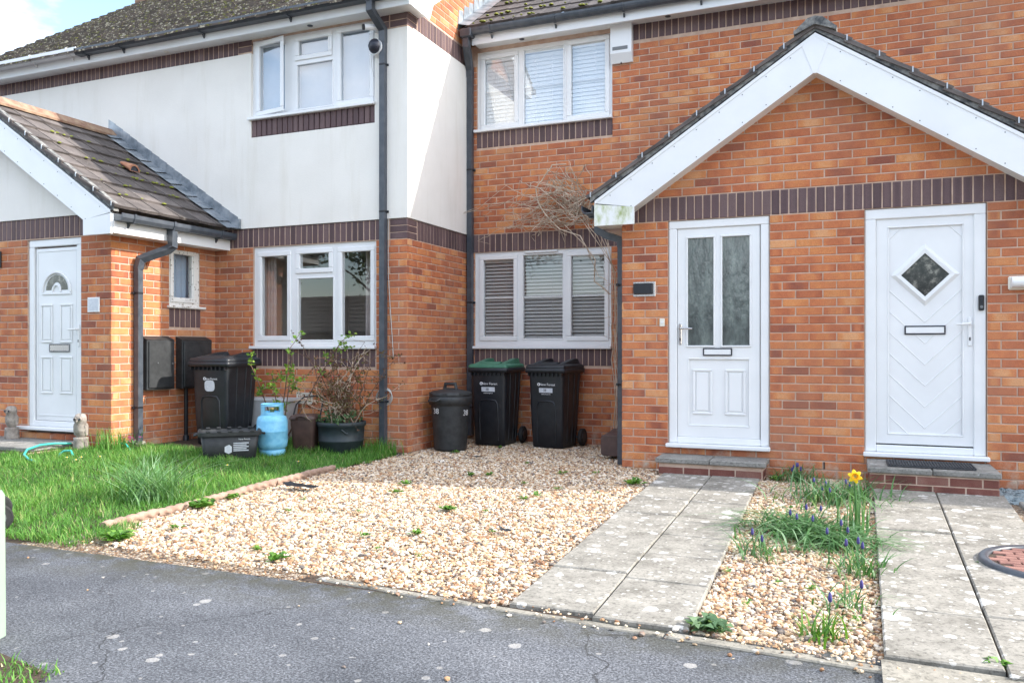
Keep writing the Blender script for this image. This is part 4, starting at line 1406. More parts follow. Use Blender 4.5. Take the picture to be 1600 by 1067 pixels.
# door two: diamond pane, chevron boards
dr2 = door_frame(hp, F0, D2[0] + .002, D2[1] - .004, .25, D2[3] - .002, .088)
dr2['label'] = 'white door with a diamond pane'
mb = MB(F0)
panel_with_openings(mb, 2.222, 2.962, .322, 2.238, [(2.308, 2.882, .4, 2.165)], -.065, dl)
mb.build('leaf', 'upvc', dr2)
i0, i1, j0, j1 = 2.308, 2.882, .4, 2.165
mb = MB(F0); mb.box(i0 - .002, i1 + .002, -.06, dl - .012, j0 - .002, j1 + .002); ring(mb, i0, i1, j0, j1, .012, dl - .012, dl + .005, .004)
inset = mb.build('inset_panel', 'upvc', dr2)
cxm = (i0 + i1) / 2; dcz = 1.748
def clip_line(p, q):
    pts = []
    for k in range(201):
        t = k / 200
        a, z = lerp(p[0], q[0], t), lerp(p[1], q[1], t)
        if i0 + .012 < a < i1 - .012 and j0 + .012 < z < j1 - .012 and abs(a - cxm) + abs(z - dcz) > .27: pts.append((a, z))
    return (pts[0], pts[-1]) if len(pts) > 4 else None
segs = []
for k in range(-2, 8):
    zb = .46 + k * .178
    if zb > 1.5: continue
    for sg in (-1, 1):
        segs.append(clip_line((cxm, zb), (cxm + sg * .4, zb + .4)))
for zb in (2.33, 2.15, 2.51):
    for sg in (-1, 1):
        segs.append(clip_line((cxm, zb), (cxm + sg * .4, zb - .4)) if zb > 2.2 else None)
for sgm in [s_ for s_ in segs if s_]:
    (a, z), (a2, z2) = sgm
    mb = MB(F0)
    nx, nz = -(z2 - z), (a2 - a); ln_ = math.hypot(nx, nz); nx, nz = nx / ln_ * .0045, nz / ln_ * .0045
    mb.add([(a - nx, dl - .0122, z - nz), (a2 - nx, dl - .0122, z2 - nz), (a2 + nx, dl - .0122, z2 + nz), (a + nx, dl - .0122, z + nz),
            (a, dl - .0075, z), (a2, dl - .0075, z2)], [(0, 1, 5, 4), (4, 5, 2, 3)])
    mb.build('bead', 'upvc', inset)
def diamond(mb, r0, r1, d0, d1, rz=1.0):
    o = [(cxm + r1, dcz), (cxm, dcz + r1 * rz), (cxm - r1, dcz), (cxm, dcz - r1 * rz)]
    i_ = [(cxm + r0, dcz), (cxm, dcz + r0 * rz), (cxm - r0, dcz), (cxm, dcz - r0 * rz)]
    m_ = [(cxm + (r0 + r1) / 2, dcz), (cxm, dcz + (r0 + r1) / 2 * rz), (cxm - (r0 + r1) / 2, dcz), (cxm, dcz - (r0 + r1) / 2 * rz)]
    vs = [(a, d0, z) for a, z in o] + [(a, d1, z) for a, z in m_] + [(a, d1 - .004, z) for a, z in i_] + [(a, d0, z) for a, z in i_]
    fs = []
    for k in range(3):
        for j in range(4): fs.append((k * 4 + j, k * 4 + (j + 1) % 4, (k + 1) * 4 + (j + 1) % 4, (k + 1) * 4 + j))
    mb.add(vs, fs)
mb = MB(F0); diamond(mb, .182, .262, dl - .012, dl + .012); mb.build('diamond_moulding', 'upvc', dr2)
mb = MB(F0); q = .184; mb.add([(cxm + q, dl - .0075, dcz), (cxm, dl - .0075, dcz + q), (cxm - q, dl - .0075, dcz), (cxm, dl - .0075, dcz - q)], [(0, 1, 2, 3)]); mb.build('pane', 'darkglass', dr2)
letterbox(dr2, F0, 2.44, 2.75, 1.247, 1.322, dl - .0115, 'blackmetal', 'upvc')
lever(dr2, F0, 2.925, 1.15, 1.385, -1, 'upvc', .1, dl + .0005)
mb = MB(F0); mb.cbox(2.118, 3.062, -.05, .06, .213, .249, .006); mb.build('sill', 'upvc', dr2)

# ================================================================== TILED PORCH (left)
AXL = -6.806
hl = thing('tiled_porch', 'brick porch with mossy tiled roof, white gable board and fanlight door', 'porch', (-6.4, -.6, 0), worldparts=True)
FD = frontW(YP); SD = sideW(XP)
DL = (-6.312, -5.503, .2, 2.312)
mb = MB(FD)
panel_with_openings(mb, -8.545, XP, -.1, 2.5395, [DL]); wlf = mb.build('front_wall', 'mortar', hl)
winS = (-.622, -.16, 1.615, 2.262)
mb = MB(SD); panel_with_openings(mb, YP + .1003, YC - .001, -.1, 2.54, [winS]); wls = mb.build('side_wall', 'mortar', hl)
mb = MB(FD); mb.prism([(-8.545, 2.541), (XP, 2.541), (AXL, 2.541 + 1.739 * PS)], -.1, .018); mb.build('render_panel', 'render', hl)
WL = Wall(hl); SL = Wall(hl, 'soldier', 'soldier_brick')
lay_bricks(WL, wlf, 'F', YP, -8.3, XP + .004, 0, 31, [(DL[0], DL[1], .2, 2.4)], phase=XP - .215)
lay_bricks(WL, wls, 'S', XP, YP - .004, YC - .006, 0, 31, [winS, (winS[0], winS[1], 1.37, 1.62)], phase=YP + .1075 - .225)
lay_soldiers(SL, wlf, 'F', YP, -8.3, XP - .005, 2.325)
lay_soldiers(SL, wls, 'S', XP, winS[0] - .005, winS[1] + .02, 1.372)
WL.finish(300, hl); SL.finish(300, hl)
gable_boards(hl, frontW(YP - .2), AXL, 1.955, 3.82, .33, PS, 2.285, 0, .38)
for sg in (1,):
    x0 = AXL + 1.95
    mb = MB(); mb.box(XP, x0, YP - .176, YC, 2.302, 2.314); mb.build('soffit', 'upvc_old', hl)
    mb = MB(); mb.box(x0, x0 + .018, YP - .174, YC - .001, 2.296, 2.49); mb.build('fascia', 'upvc', hl)
    mb = MB()
    za, zb = 3.5, 3.5 - 1.7 * PS
    mb.add([(AXL, YP - .18, za), (AXL + 1.7, YP - .18, zb), (AXL + 1.7, YP - .02, zb), (AXL, YP - .02, za)], [(0, 1, 2, 3)]); mb.build('verge_soffit', 'upvc_old', hl)
rfl = porch_roof(hl, AXL, YP - .22, YC - .002, 3.885, 1.97, PS, 'L')
gutter(hl, (AXL + 1.972, YP - .17, 2.49), (AXL + 1.972, YC - .02, 2.49), 'pipe', (1, 0, 0), True, brackets=(.1, .42, .86))
pipe(hl, [(AXL + 2.03, -.86, 2.4), (AXL + 2.03, -.86, 2.24), (AXL + 1.98, -.88, 2.2), (XP + .07, -1.09, 2.08), (XP + .052, -1.1, 1.98)], r=.052, name='downpipe_offset')
pipe(hl, [(XP + .052, -1.1, 2.0), (XP + .052, -1.1, .1)], brackets=[(XP + .052, -1.1, z) for z in (1.72, .5)], bdir=(0, 1, 0))
mb = MB(); mb.lathe([(.075, .03), (.075, .12), (.06, .14), (.04, .14)], 12, (XP + .055, -1.1)); mb.build('pipe_collar', 'edging', hl)
# lead flashing up the rendered wall
csl = 1 / math.hypot(1, PS)
for i in range(17):
    s0, s1 = i * .148, (i + 1) * .148
    xa, xb = AXL + 2.1 - s0 * csl, AXL + 2.1 - s1 * csl
    if xb < AXL + .02: xb = AXL + .02
    za, zb = 3.885 - (xa - AXL) * PS, 3.885 - (xb - AXL) * PS
    ex = .006 * (i % 2)
    mb = MB(FC)
    mb.prism([(xb - .015, zb + .05), (xa, za + .05), (xa, za + .2), (xb - .015, zb + .2)], .0185, .0225 + ex * .5)
    mb.build('lead_flashing', 'lead', hl)
    mb = MB()
    y0, y1 = YC - .02, YC - .2
    mb.add([(xa, y0, za + .075 + ex), (xa, y1, za + .05 + ex), (xb - .015, y1, zb + .05 + ex), (xb - .015, y0, zb + .075 + ex)], [(0, 1, 2, 3)])
    mb.build('lead_flashing', 'lead', hl)
mb = MB(FC); mb.prism([(-4.78, 2.545), (-4.66, 2.545), (-4.66, 2.66), (-4.78, 2.66)], .0195, .05); mb.build('lead_flashing', 'lead', hl)
# clay vent tile
mb = MB()
vx = AXL + 1.08; vz = 3.885 - 1.08 * PS + .05
rg = []
for k, (dx, rr) in enumerate(((0.0, .075), (.02, .07), (-.12, .03))):
    pass
rgo = [[(vx + .06, -.55 + .075 * math.cos(t), vz - .035 + .085 * math.sin(t)) for t in np.linspace(0, PI, 10)],
       [(vx - .1, -.55 + .07 * math.cos(t), vz + .065 + .03 * math.sin(t)) for t in np.linspace(0, PI, 10)]]
mb.loft(rgo, False, True)
rgi = [[(vx + .06, -.55 + .058 * math.cos(t), vz - .037 + .066 * math.sin(t)) for t in np.linspace(0, PI, 10)], rgo[0]]
mb.loft(rgi, False, False)
vt = mb.build('vent_tile', 'terracotta', hl)
mb = MB(); mb.add([(vx + .05, -.55 + .06 * math.cos(t), vz - .037 + .068 * math.sin(t)) for t in np.linspace(0, PI, 10)], [tuple(range(10))]); mb.build('vent_mesh', 'ink', vt)
sp = []
gauge = (1.97 / csl + .02) / 8
for i in range(46):
    r_ = random.choice((1, 2, 2, 3, 3, 3, 4, 4, 4, 5, 5, 6, 6))
    s_ = (r_ * gauge) + random.uniform(-.03, .01)
    x = AXL + 2.02 - s_ * csl
    y = random.choice((random.uniform(-1.3, -.1), -.95 + random.gauss(0, .15), -.45 + random.gauss(0, .15)))
    if not -1.45 < y < .0: continue
    sp.append((x, y, 3.885 - (x - AXL) * PS + .034))
moss(rfl, sp, sz=(.012, .03))
# side window, flaking timber
ws_ = make_window(hl, SD, *winS, [(-.548, -.27, 1.71, 2.205, False, None)], sill=False, frame_m='oldwood', glass='glass_soft', depth=-.01)
mb = MB(SD); mb.cbox(-.66, -.1, -.04, .05, 1.585, 1.614, .008); mb.build('sill', 'oldwood', ws_)
mb = MB(SD); ring(mb, -.605, -.213, 1.655, 2.25, .045, -.0095, .006, .004); mb.build('casement', 'oldwood', ws_)
curtain(ws_, SD, -.45, -.2, 1.6, 2.27, -.12, 'netting', 3, .008)
# door with fanlight
dl3 = door_frame(hl, FD, DL[0] + .003, DL[1] - .003, .285, DL[3] - .002, .078)
A0, A1 = -6.215, -5.585
mb = MB(FD); mb.box(A0, A1, -.065, dl, .35, 2.215); mb.build('leaf', 'upvc', dl3)
mb = MB(FD); ring(mb, A0 + .012, A1 - .012, .4, 2.19, .014, dl + .0005, dl + .006, .004)
cA = (A0 + A1) / 2
for a0, a1, z0, z1 in ((-6.14, -5.96, 1.19, 1.61), (-5.85, -5.66, 1.19, 1.61), (-6.14, -5.96, .64, 1.045), (-5.85, -5.66, .64, 1.045)):
    moulded_panel(mb, a0, a1, z0, z1, dl + .0005)
mb.build('moulded_panels', 'upvc', dl3)
mb = MB(FD)
cz = 1.74
mb.tube([(cA + .21 * math.cos(t), dl + .006, cz + .21 * math.sin(t)) for t in np.linspace(0, PI, 17)], .014, 6)
mb.tube([(cA + .06 * math.cos(t), dl + .006, cz + .075 * math.sin(t)) for t in np.linspace(0, PI, 9)], .012, 6)
mb.cbox(cA - .22, cA + .22, dl, dl + .014, cz - .03, cz - .006, .004)
mb.build('fanlight_moulding', 'upvc', dl3)
mb = MB(FD)
o_ = [(cA + .165 * math.cos(t), cz + .02 + .165 * math.sin(t)) for t in np.linspace(0, PI, 15)]
i_ = [(cA + .07 * math.cos(t), cz + .02 + .085 * math.sin(t)) for t in np.linspace(PI, 0, 9)]
mb.prism(o_ + i_, dl + .0005, dl + .003); mb.build('pane', 'darkglass', dl3)
letterbox(dl3, FD, -6.01, -5.7, 1.09, 1.18, dl + .0005, 'grey_hub', 'chrome')
lever(dl3, FD, -5.545, 1.15, 1.385, -1, 'upvc', .1, -.0115)
mb = MB(FD); mb.cbox(-6.43, -5.49, -.05, .07, .248, .284, .006); mb.build('sill', 'upvc', dl3)

# ================================================================== STEPS
def step_bricks(parent, a0, a1, y0, y1, z0, courses, m='step_brick'):
    """brick skirt on three sides"""
    for k in range(courses):
        z = z0 + k * .07
        off = .1125 if k % 2 else 0
        x = a0
        first = True
        while x < a1 - .02:
            L = min((.1025 if (first and off) else .215), a1 - x)
            first = False
            me = brick_mesh(round(L, 3), .062, m, random.randrange(20))
            o = bpy.data.objects.new('brick', me); col.objects.link(o); o.parent = parent
            o.location = (x + L / 2, y0 - .004, z + .031)
            x += L + .01
        for sg, xx in ((-1, a0), (1, a1)):
            y = y0 + .004
            while y < y1 - .02:
                L = min(.215, y1 - y)
                me = brick_mesh(round(L, 3), .062, m, random.randrange(20))
                o = bpy.data.objects.new('brick', me); col.objects.link(o); o.parent = parent
                o.location = (xx + sg * .0045, y + L / 2, z + .031); o.rotation_euler = (0, 0, PI / 2 if sg > 0 else -PI / 2)
                y += L + .01
def doorstep(label, a0, a1, y0, y1, z0, z1, courses, slabs, over=.03, m='slab_grey'):
    r_ = thing('doorstep', label, 'step', ((a0 + a1) / 2, (y0 + y1) / 2, z0), worldparts=True, group='doorsteps of the terrace')
    mb = MB(); mb.box(a0, a1, y0, y1, z0 - .04, z1 - .046)
    core = mb.build('step_core', 'mortar', r_)
    step_bricks(core, a0, a1, y0, y1, z0, courses)
    w = (a1 - a0 + 2 * over) / slabs
    for i in range(slabs):
        mb = MB(); mb.cbox(a0 - over + i * w + .003, a0 - over + (i + 1) * w - .003, y0 - over, y1, z1 - .045, z1 + random.uniform(-.002, .002), .007)
        mb.build('slab', m, r_)
    return r_
doorstep('low grey slab step over one course of red brick below the two-pane door', .42, 1.32, -.31, -.008, .005, .15, 1, 2)
doorstep('grey slab step over two courses of speckled brick below the diamond-pane door', 2.16, 3.05, -.56, -.008, .005, .195, 2, 2, .02)
sl = doorstep('wide flat slab step over red brick below the fanlight door', -7.3, -5.47, -2.03, YP - .008, .02, .155, 1, 3, .025)
for ch in sl.children:
    if ch.name.startswith('slab'): pass
dm = thing('doormat', 'black rubber doormat on the step of the diamond-pane door', 'doormat', (2.6, -.3, .196))
mb = MB(); mb.cbox(-.31, .31, -.2, .16, .0, .01, .003); mb.build('mat_base', 'mat', dm)
mb = MB()
for i in range(30): mb.box(-.3 + i * .0207, -.29 + i * .0207, -.19, .15, .0101, .017)
mb.build('mat_ribs', 'mat', dm, 'stuff')

# ================================================================== WALL FITTINGS
# burglar alarm
al = thing('alarm_box', 'white wall alarm box beside the upper blinded window', 'alarm', (-.425, YB, 4.43))
mb = MB()
prof = [(0, .06), (.0, .43), (-.085, .43), (-.085, .1), (-.03, .0), (0, .0)]
w = .125
vs = [(x, y - .006, z) for x in (-w, w) for y, z in prof]
n = len(prof)
mb.add(vs, [tuple(range(n)), tuple(range(2 * n - 1, n - 1, -1))] + [(i, (i + 1) % n, n + (i + 1) % n, n + i) for i in range(n)])
mb.build('case', 'upvc', al)
mb = MB(); mb.cbox(-.1, .08, -.0955, -.09, .135, .175, .003); mb.build('label_strip', 'grey_hub', al)
mb = MB(); mb.lathe([(.0, -.012), (.008, -.012), (.008, .03)], 8, (-.01, -.035)); mb.build('sensor', 'ink', al)
# cameras
cb = thing('security_camera', 'small white bullet camera on the render above the black dome camera', 'camera', (-2.79, YC - .018, 4.62))
mb = MB(); mb.tube([(.03, 0, -.02), (.03, -.03, -.02), (.0, -.07, .0)], .014, 8); mb.lathe([(.035, -.03), (.035, -.01)], 12, (.03, -.012)); mb.build('bracket', 'upvc', cb)
mb = MB(); mb.tube([(.06, -.03, .012), (-.06, -.15, -.01)], .033, 14); mb.build('body', 'upvc', cb)
mb = MB(); mb.tube([(-.055, -.145, -.009), (-.075, -.165, -.013)], .031, 14); mb.build('lens_hood', 'black', cb)
mb = MB(); mb.tube([(.03, -.02, .0), (.01, -.025, .08), (-.015, -.02, .15)], .004, 5); mb.build('cable', 'cable', cb)
cd = thing('security_camera', 'black dome camera on a white mount beside the dark downpipe', 'camera', (-2.79, YC - .018, 4.36))
mb = MB(); mb.tube([(.03, .0, .05), (.02, -.06, .055)], [.095, .085], 20); mb.build('mount', 'upvc', cd)
mb = MB()
ax_ = Vector((-.35, -.8, -.1)).normalized()
rgs = []
for t in np.linspace(0, PI / 2 * .97, 7):
    c_ = Vector((.02, -.06, .06)) + ax_ * (.075 * math.sin(t))
    u_ = ax_.orthogonal().normalized(); v_ = ax_.cross(u_)
    rgs.append([tuple(c_ + (u_ * math.cos(q) + v_ * math.sin(q)) * .082 * math.cos(t)) for q in np.linspace(0, 2 * PI, 18, endpoint=False)])
mb.loft(rgs, True, True); mb.build('dome', 'blackmetal', cd)
mb = MB(); mb.tube([(-.03, -.03, .16), (-.055, -.02, .0), (-.06, -.012, -.12), (-.03, -.01, -.25)], .003, 5); mb.build('cable', 'cable', cd)
# number plates, bell pushes, lamps
t_ = thing('house_plaque', 'black plaque on a silver backplate beside the two-pane door', 'plaque', (.214, -.006, 1.62))
mb = MB(); mb.cbox(-.107, .107, -.008, .0, .0, .142, .003); mb.build('backplate', 'chrome', t_)
mb = MB(); mb.cbox(-.1, .085, -.03, -.009, .022, .125, .006); mb.build('box', 'black', t_)
t_ = thing('house_plaque', 'square white plaque beside the fanlight door', 'plaque', (-5.305, YP - .006, 1.51))
mb = MB(); mb.cbox(-.085, .085, -.012, .0, .0, .155, .003); mb.build('plate', 'upvc', t_)
mb = MB(); mb.cbox(-.07, .07, -.0135, -.0125, .015, .14, .0003); mb.build('face', 'sticker', t_)
t_ = thing('bell_push', 'small cream bell push between the black plaque and the two-pane door', 'doorbell', (.385, -.006, 1.335))
mb = MB(); mb.cbox(-.024, .024, -.014, 0, 0, .075, .005); mb.build('case', 'cream', t_)
mb = MB(); mb.tube([(0, -.014, .04), (0, -.019, .04)], .011, 12); mb.build('button', 'upvc', t_)
t_ = thing('video_doorbell', 'black video doorbell on the frame of the diamond-pane door', 'doorbell', (3.005, .012, 1.44))
mb = MB(); mb.cbox(-.021, .021, -.025, 0, 0, .127, .008); mb.build('case', 'black', t_)
mb = MB(); mb.tube([(0, -.0255, .03), (0, -.028, .03)], .012, 14); mb.build('button', 'grey_hub', t_)
mb = MB(); mb.tube([(0, -.0255, .098), (0, -.03, .098)], .009, 14); mb.build('lens', 'ink', t_)
t_ = thing('wall_lamp', 'white plastic wall lamp on the brick beside the diamond-pane door', 'lamp', (3.29, -.006, 1.6))
mb = MB(); mb.cbox(-.1, .13, -.03, 0, 0, .11, .01); mb.build('base', 'cream', t_)
mb = MB(); mb.tube([(-.085, -.07, .06), (.12, -.07, .06)], .045, 14); mb.build('shade', 'upvc', t_)
t_ = thing('wall_lamp', 'black lantern bracket on the brick left of the fanlight door', 'lamp', (-6.77, YP - .006, 2.03))
mb = MB(); mb.cbox(-.05, .05, -.02, 0, 0, .18, .006); mb.build('backplate', 'black', t_)
mb = MB(); mb.tube([(0, -.02, .05), (0, -.08, .06), (0, -.1, .12)], .01, 6); mb.build('arm', 'black', t_)
mb = MB(); mb.lathe([(.02, .1), (.05, .12), (.055, .2), (.02, .24), (.004, .26)], 8, (0, -.1), smooth=False); mb.build('lantern', 'grey_hub', t_)
# meter boxes
def meter(label, y0, y1, z0, z1, tail):
    t_ = thing('meter_box', label, 'meter box', (XP + PROUD + .001, (y0 + y1) / 2, z0), group='meter boxes on the porch side wall')
    h = (y1 - y0) / 2; H = z1 - z0
    mb = MB(); mb.cbox(0, .1, -h, h, 0, H - .02, .006)
    vs = [(0, -h, H - .0205), (.1, -h, H - .0205), (.1, h, H - .0205), (0, h, H - .0205), (0, -h, H + .02), (0, h, H + .02)]
    mb.add(vs, [(0, 1, 2, 3), (1, 4, 5, 2), (0, 4, 1), (3, 2, 5), (0, 3, 5, 4)])
    mb.build('case', 'black_dull', t_)
    mb = MB(); mb.cbox(.1005, .116, -h + .018, h - .018, .02, H - .035, .006); mb.build('door', 'black_dull', t_)
    mb = MB(); mb.tube([(.115, h * .75, H * .5), (.12, h * .75, H * .5)], .011, 10); mb.tube([(.115, -h * .3, H * .52), (.118, -h * .3, H * .52)], .006, 8); mb.build('lock', 'grey_hub', t_)
    if tail:
        mb = MB(); mb.tube([(.045, -.12, .0), (.045, -.12, -z0 + .1)], .022, 8); mb.build('tail_pipe', 'black', t_)
        mb = MB(); mb.lathe([(.035, -z0 + .06), (.035, -z0 + .13), (.023, -z0 + .14)], 10, (.045, -.12)); mb.build('pipe_collar', 'black', t_)
meter('black meter box right behind the downpipe on the porch side wall', -1.035, -.645, .68, 1.245, False)
meter('black meter box with a pipe below it, nearest the timber side window', -.535, -.07, .675, 1.245, True)

# ================================================================== BINS
def rrect(w, d, r, n=4):
    pts = []
    for cx, cy, a0 in ((w / 2 - r, d / 2 - r, 0), (-w / 2 + r, d / 2 - r, PI / 2), (-w / 2 + r, -d / 2 + r, PI), (w / 2 - r, -d / 2 + r, 1.5 * PI)):
        for k in range(n + 1):
            a = a0 + PI / 2 * k / n
            pts.append((cx + r * math.cos(a), cy + r * math.sin(a)))
    return pts
def loft_rr(mb, levels, cap=True, n=4):
    mb.loft([[(x + cx, y + cy, z) for x, y in rrect(w, d, r, n)] for (z, w, d, r, cx, cy) in levels], cap, True)
def wheelie_bin(label, loc, rz, lid_m, blurred=False, W_=.48, D_=.53, number='38'):
    t_ = thing('wheelie_bin', label, 'wheelie bin', loc, rz, 'wheelie bins by the house walls')
    H = .92
    mb = MB()
    b0w, b0d = W_ * .80, D_ * .72
    loft_rr(mb, [(0, b0w - .03, b0d - .03, .03, 0, -.02), (.015, b0w, b0d, .035, 0, -.02), (.3, lerp(b0w, W_, .32), lerp(b0d, D_, .32), .04, 0, -.013), (.86, W_ - .035, D_ - .035, .045, 0, 0), (H, W_ - .03, D_ - .03, .045, 0, 0)])
    body = mb.build('body', 'black', t_)
    mb = MB()
    loft_rr(mb, [(.85, W_ - .03, D_ - .03, .045, 0, 0), (.852, W_ + .03, D_ + .03, .03, 0, 0), (.9, W_ + .035, D_ + .035, .03, 0, 0), (.905, W_ + .01, D_ + .01, .03, 0, 0)])
    for k in range(9):
        x = -W_ / 2 + .03 + k * (W_ - .06) / 8
        mb.box(x - .004, x + .004, -D_ / 2 - .012, -D_ / 2 + .03, .815, .8515)
    mb.build('rim', 'black', t_)
    # arched raised rib on the front
    def fy(z): return -lerp(b0d, D_ - .035, z / .86) / 2 - .02 * (1 - z / .86) - .0
    arch = [(-.115, fy(.06), .06), (-.118, fy(.3), .3), (-.115, fy(.48), .48), (-.09, fy(.525), .525), (0, fy(.535), .535), (.09, fy(.525), .525), (.115, fy(.48), .48), (.118, fy(.3), .3), (.115, fy(.06), .06)]
    mb = MB(); mb.tube(arch, .012, 8); mb.build('front_rib', 'black', body)
    # ribs on the sides
    for sx_ in (-1, 1):
        for yy in (-.1, .06, .17):
            mb = MB(); mb.tube([(sx_ * (b0w / 2 + .0), yy * .75 - .02, .05), (sx_ * (W_ / 2 - .018), yy, .84)], .011, 6); mb.build('side_rib', 'black', body)
    # lid
    lid = MB()
    loft_rr(lid, [(.9055, W_ + .02, D_ + .02, .035, 0, 0), (.925, W_ + .025, D_ + .025, .035, 0, 0), (.945, W_ - .01, D_ - .01, .04, 0, 0), (.952, W_ - .06, D_ - .08, .05, 0, .0)])
    lo = lid.build('lid', lid_m, t_)
    # raised shoulders along the sides rising to the hinge
    for sx_ in (-1, 1):
        lid = MB()
        x0 = sx_ * (W_ / 2 - .075)
        ring_ = lambda y, w, h: [(x0 - w, y, .946), (x0 + w, y, .946), (x0 + w * .7, y, .946 + h), (x0 - w * .7, y, .946 + h)]
        lid.loft([ring_(-D_ / 2 + .04, .03, .006), ring_(-.05, .04, .035), ring_(.1, .042, .06), ring_(D_ / 2 - .06, .042, .065), ring_(D_ / 2 - .01, .036, .02)], True, False)
        lid.build('lid_ridge', lid_m, lo)
    lid = MB(); lid.loft([[(x, -D_ / 2 + .04, .947), (x, -D_ / 2 + .1, .975), (x, -D_ / 2 + .14, .975), (x, -D_ / 2 + .16, .95)] for x in (-.13, .13)], True, False)
    lid.build('lid_grip', lid_m, lo)
    # hinge handle
    mb = MB(); mb.tube([(-W_ / 2 + .06, D_ / 2 + .035, .91), (W_ / 2 - .06, D_ / 2 + .035, .91)], .014, 8)
    for sx_ in (-1, 0, 1): mb.cbox(sx_ * (W_ / 2 - .06) - .015, sx_ * (W_ / 2 - .06) + .015, D_ / 2 - .01, D_ / 2 + .05, .87, .93, .006)
    mb.build('handle', 'black', t_)
    # wheels
    mb = MB(); mb.tube([(-W_ / 2 + .0, D_ / 2 - .05, .1), (W_ / 2 - .0, D_ / 2 - .05, .1)], .011, 8); mb.build('axle', 'grey_hub', t_)
    for sx_ in (-1, 1):
        cx = sx_ * (W_ / 2 + .005)
        def disc(r0, x0, x1, n=22): return [[(x, D_ / 2 - .05 + r * math.cos(q), .1 + r * math.sin(q)) for q in np.linspace(0, 2 * PI, n, endpoint=False)] for x, r in ((x0, r0 * .9), (x0 + sx_ * .008, r0), (x1 - sx_ * .008, r0), (x1, r0 * .9))]
        mb = MB(); mb.loft(disc(.1, cx - sx_ * .022, cx + sx_ * .022)); wh = mb.build('wheel', 'rubber', t_)
        mb = MB(); mb.loft(disc(.06, cx - sx_ * .024, cx + sx_ * .027)); mb.build('hub', 'black', wh)
    # print on the front
    Mz = Matrix.Translation((0, fy(.72) - .004, .72)) @ Matrix.Rotation(R(90) - math.atan2((D_ - .035 - b0d) / 2 - .02, .86), 4, 'X')
    if blurred:
        mb = MB(); fyz = fy(.645) - .0035
        loft = [[(x, fyz + .05 * 0 , .645 + z) for x, z in rrect(.15 * s_, .13 * s_, .045 * s_)] for s_ in (1.0,)]
        mb.add([(x, fy(.645 + z) - .003, .645 + z) for x, z in rrect(.13, .12, .04)], [tuple(range(20))])
        mb.build('label', 'sticker', body)
        put_text('New Forest', .034, Matrix.Translation((.02, .0, .0)) @ Mz, 'print', body)
    else:
        mb = MB(); mb.add([(x, fy(.655 + z) - .003, .655 + z) for x, z in ((-.085, -.026), (.085, -.026), (.085, .026), (-.085, .026))], [(0, 1, 2, 3)]); mb.build('label', 'sticker', body)
        put_text('New Forest', .04, Mz @ Matrix.Translation((.022, 0, 0)), 'print', body)
        put_text(number, .045, Matrix.Translation((-.012, fy(.655) - .0045, .655)) @ Matrix.Rotation(R(85), 4, 'X'), 'ink', body, wscale=.9)
        put_text('newforest.gov.uk', .017, Matrix.Translation((0, fy(.612) - .0045, .612)) @ Matrix.Rotation(R(85), 4, 'X'), 'print', body)
    # round emblem
    cz_ = .722
    mb = MB()
    x0 = -.088 if not blurred else -.062
    yy = fy(cz_) - .004
    mb.add([(x0 + .018 * math.cos(q), yy, cz_ + .018 * math.sin(q)) for q in np.linspace(0, 2 * PI, 18, endpoint=False)], [tuple(range(18))])
    mb.build('emblem', 'print', body)
    mb = MB()
    mb.add([(x0, yy - .001, cz_ + .012), (x0 - .01, yy - .001, cz_ - .002), (x0 + .01, yy - .001, cz_ - .002)], [(0, 1, 2)])
    mb.box(x0 - .0025, x0 + .0025, yy - .0012, yy - .0008, cz_ - .012, cz_ - .002)
    mb.build('emblem_tree', 'ink', body)
    return t_
wheelie_bin('black wheelie bin with a green lid', (-1.87, 1.27, 0), R(-1), 'green_lid')
wheelie_bin('black wheelie bin with a black lid between the green-lidded bin and the porch', (-1.14, 1.29, 0), R(-7), 'black')
wheelie_bin('black wheelie bin standing on the lawn behind the open recycling box', (-4.4, -.47, gz(-4.4, -.5) - .004), R(4), 'black', True, .5, .58)

# round dustbin with 38 painted twice
t_ = thing('dustbin', 'round black dustbin with a clip lid and painted house number', 'dustbin', (-2.105, .52, 0))
mb = MB(); mb.lathe([(.16, 0), (.178, .01), (.182, .03), (.215, .5), (.218, .545)], 36); body = mb.build('body', 'black_dull', t_)
mb = MB(); mb.lathe([(.22, .505), (.236, .51), (.24, .565), (.238, .6), (.22, .605), (.2, .6)], 36); mb.build('rim', 'black_dull', t_)
mb = MB(); mb.lathe([(.236, .6055), (.24, .615), (.238, .632), (.215, .65), (.1, .675), (.0, .68)], 36); lid = mb.build('lid', 'black_dull', t_)
for k in range(8):
    a = k * PI / 4 + .2
    mb = MB(); mb.cbox(.19, .243, -.03, .03, .625, .642, .005, M=Matrix.Rotation(a, 4, 'Z')); mb.build('lid_rib', 'black_dull', lid)
mb = MB(); mb.tube([(-.075, 0, .665), (-.06, 0, .735), (.06, 0, .735), (.075, 0, .665)], .021, 8); mb.cbox(-.08, .08, -.035, .035, .668, .69, .006); mb.build('lid_handle', 'black_dull', lid)
for a in (-PI / 2 - .32, PI / 2 - .32):
    mb = MB(); q = Matrix.Rotation(a + PI / 2, 4, 'Z')
    pts = [q @ Vector(p) for p in ((-.07, -.235, .575), (-.06, -.275, .555), (.06, -.275, .555), (.07, -.235, .575))]
    mb.tube(pts, .011, 6); mb.build('side_handle', 'black_dull', t_)
def painted(parent, ang, z, r_, size):
    me = text_mesh('38', size)
    for v in me.vertices:
        a = ang + v.co.x / r_
        zz = z + v.co.y
        rr = lerp(.182, .215, (zz - .03) / .47) + .0025 + v.co.z
        v.co = (rr * math.cos(a), rr * math.sin(a), zz)
    me.materials.clear()
    link('number', me, 'print', parent)
view = math.atan2(CAM[1] - .52, CAM[0] + 2.105)
painted(body, view - .85, .44, .2, .085)
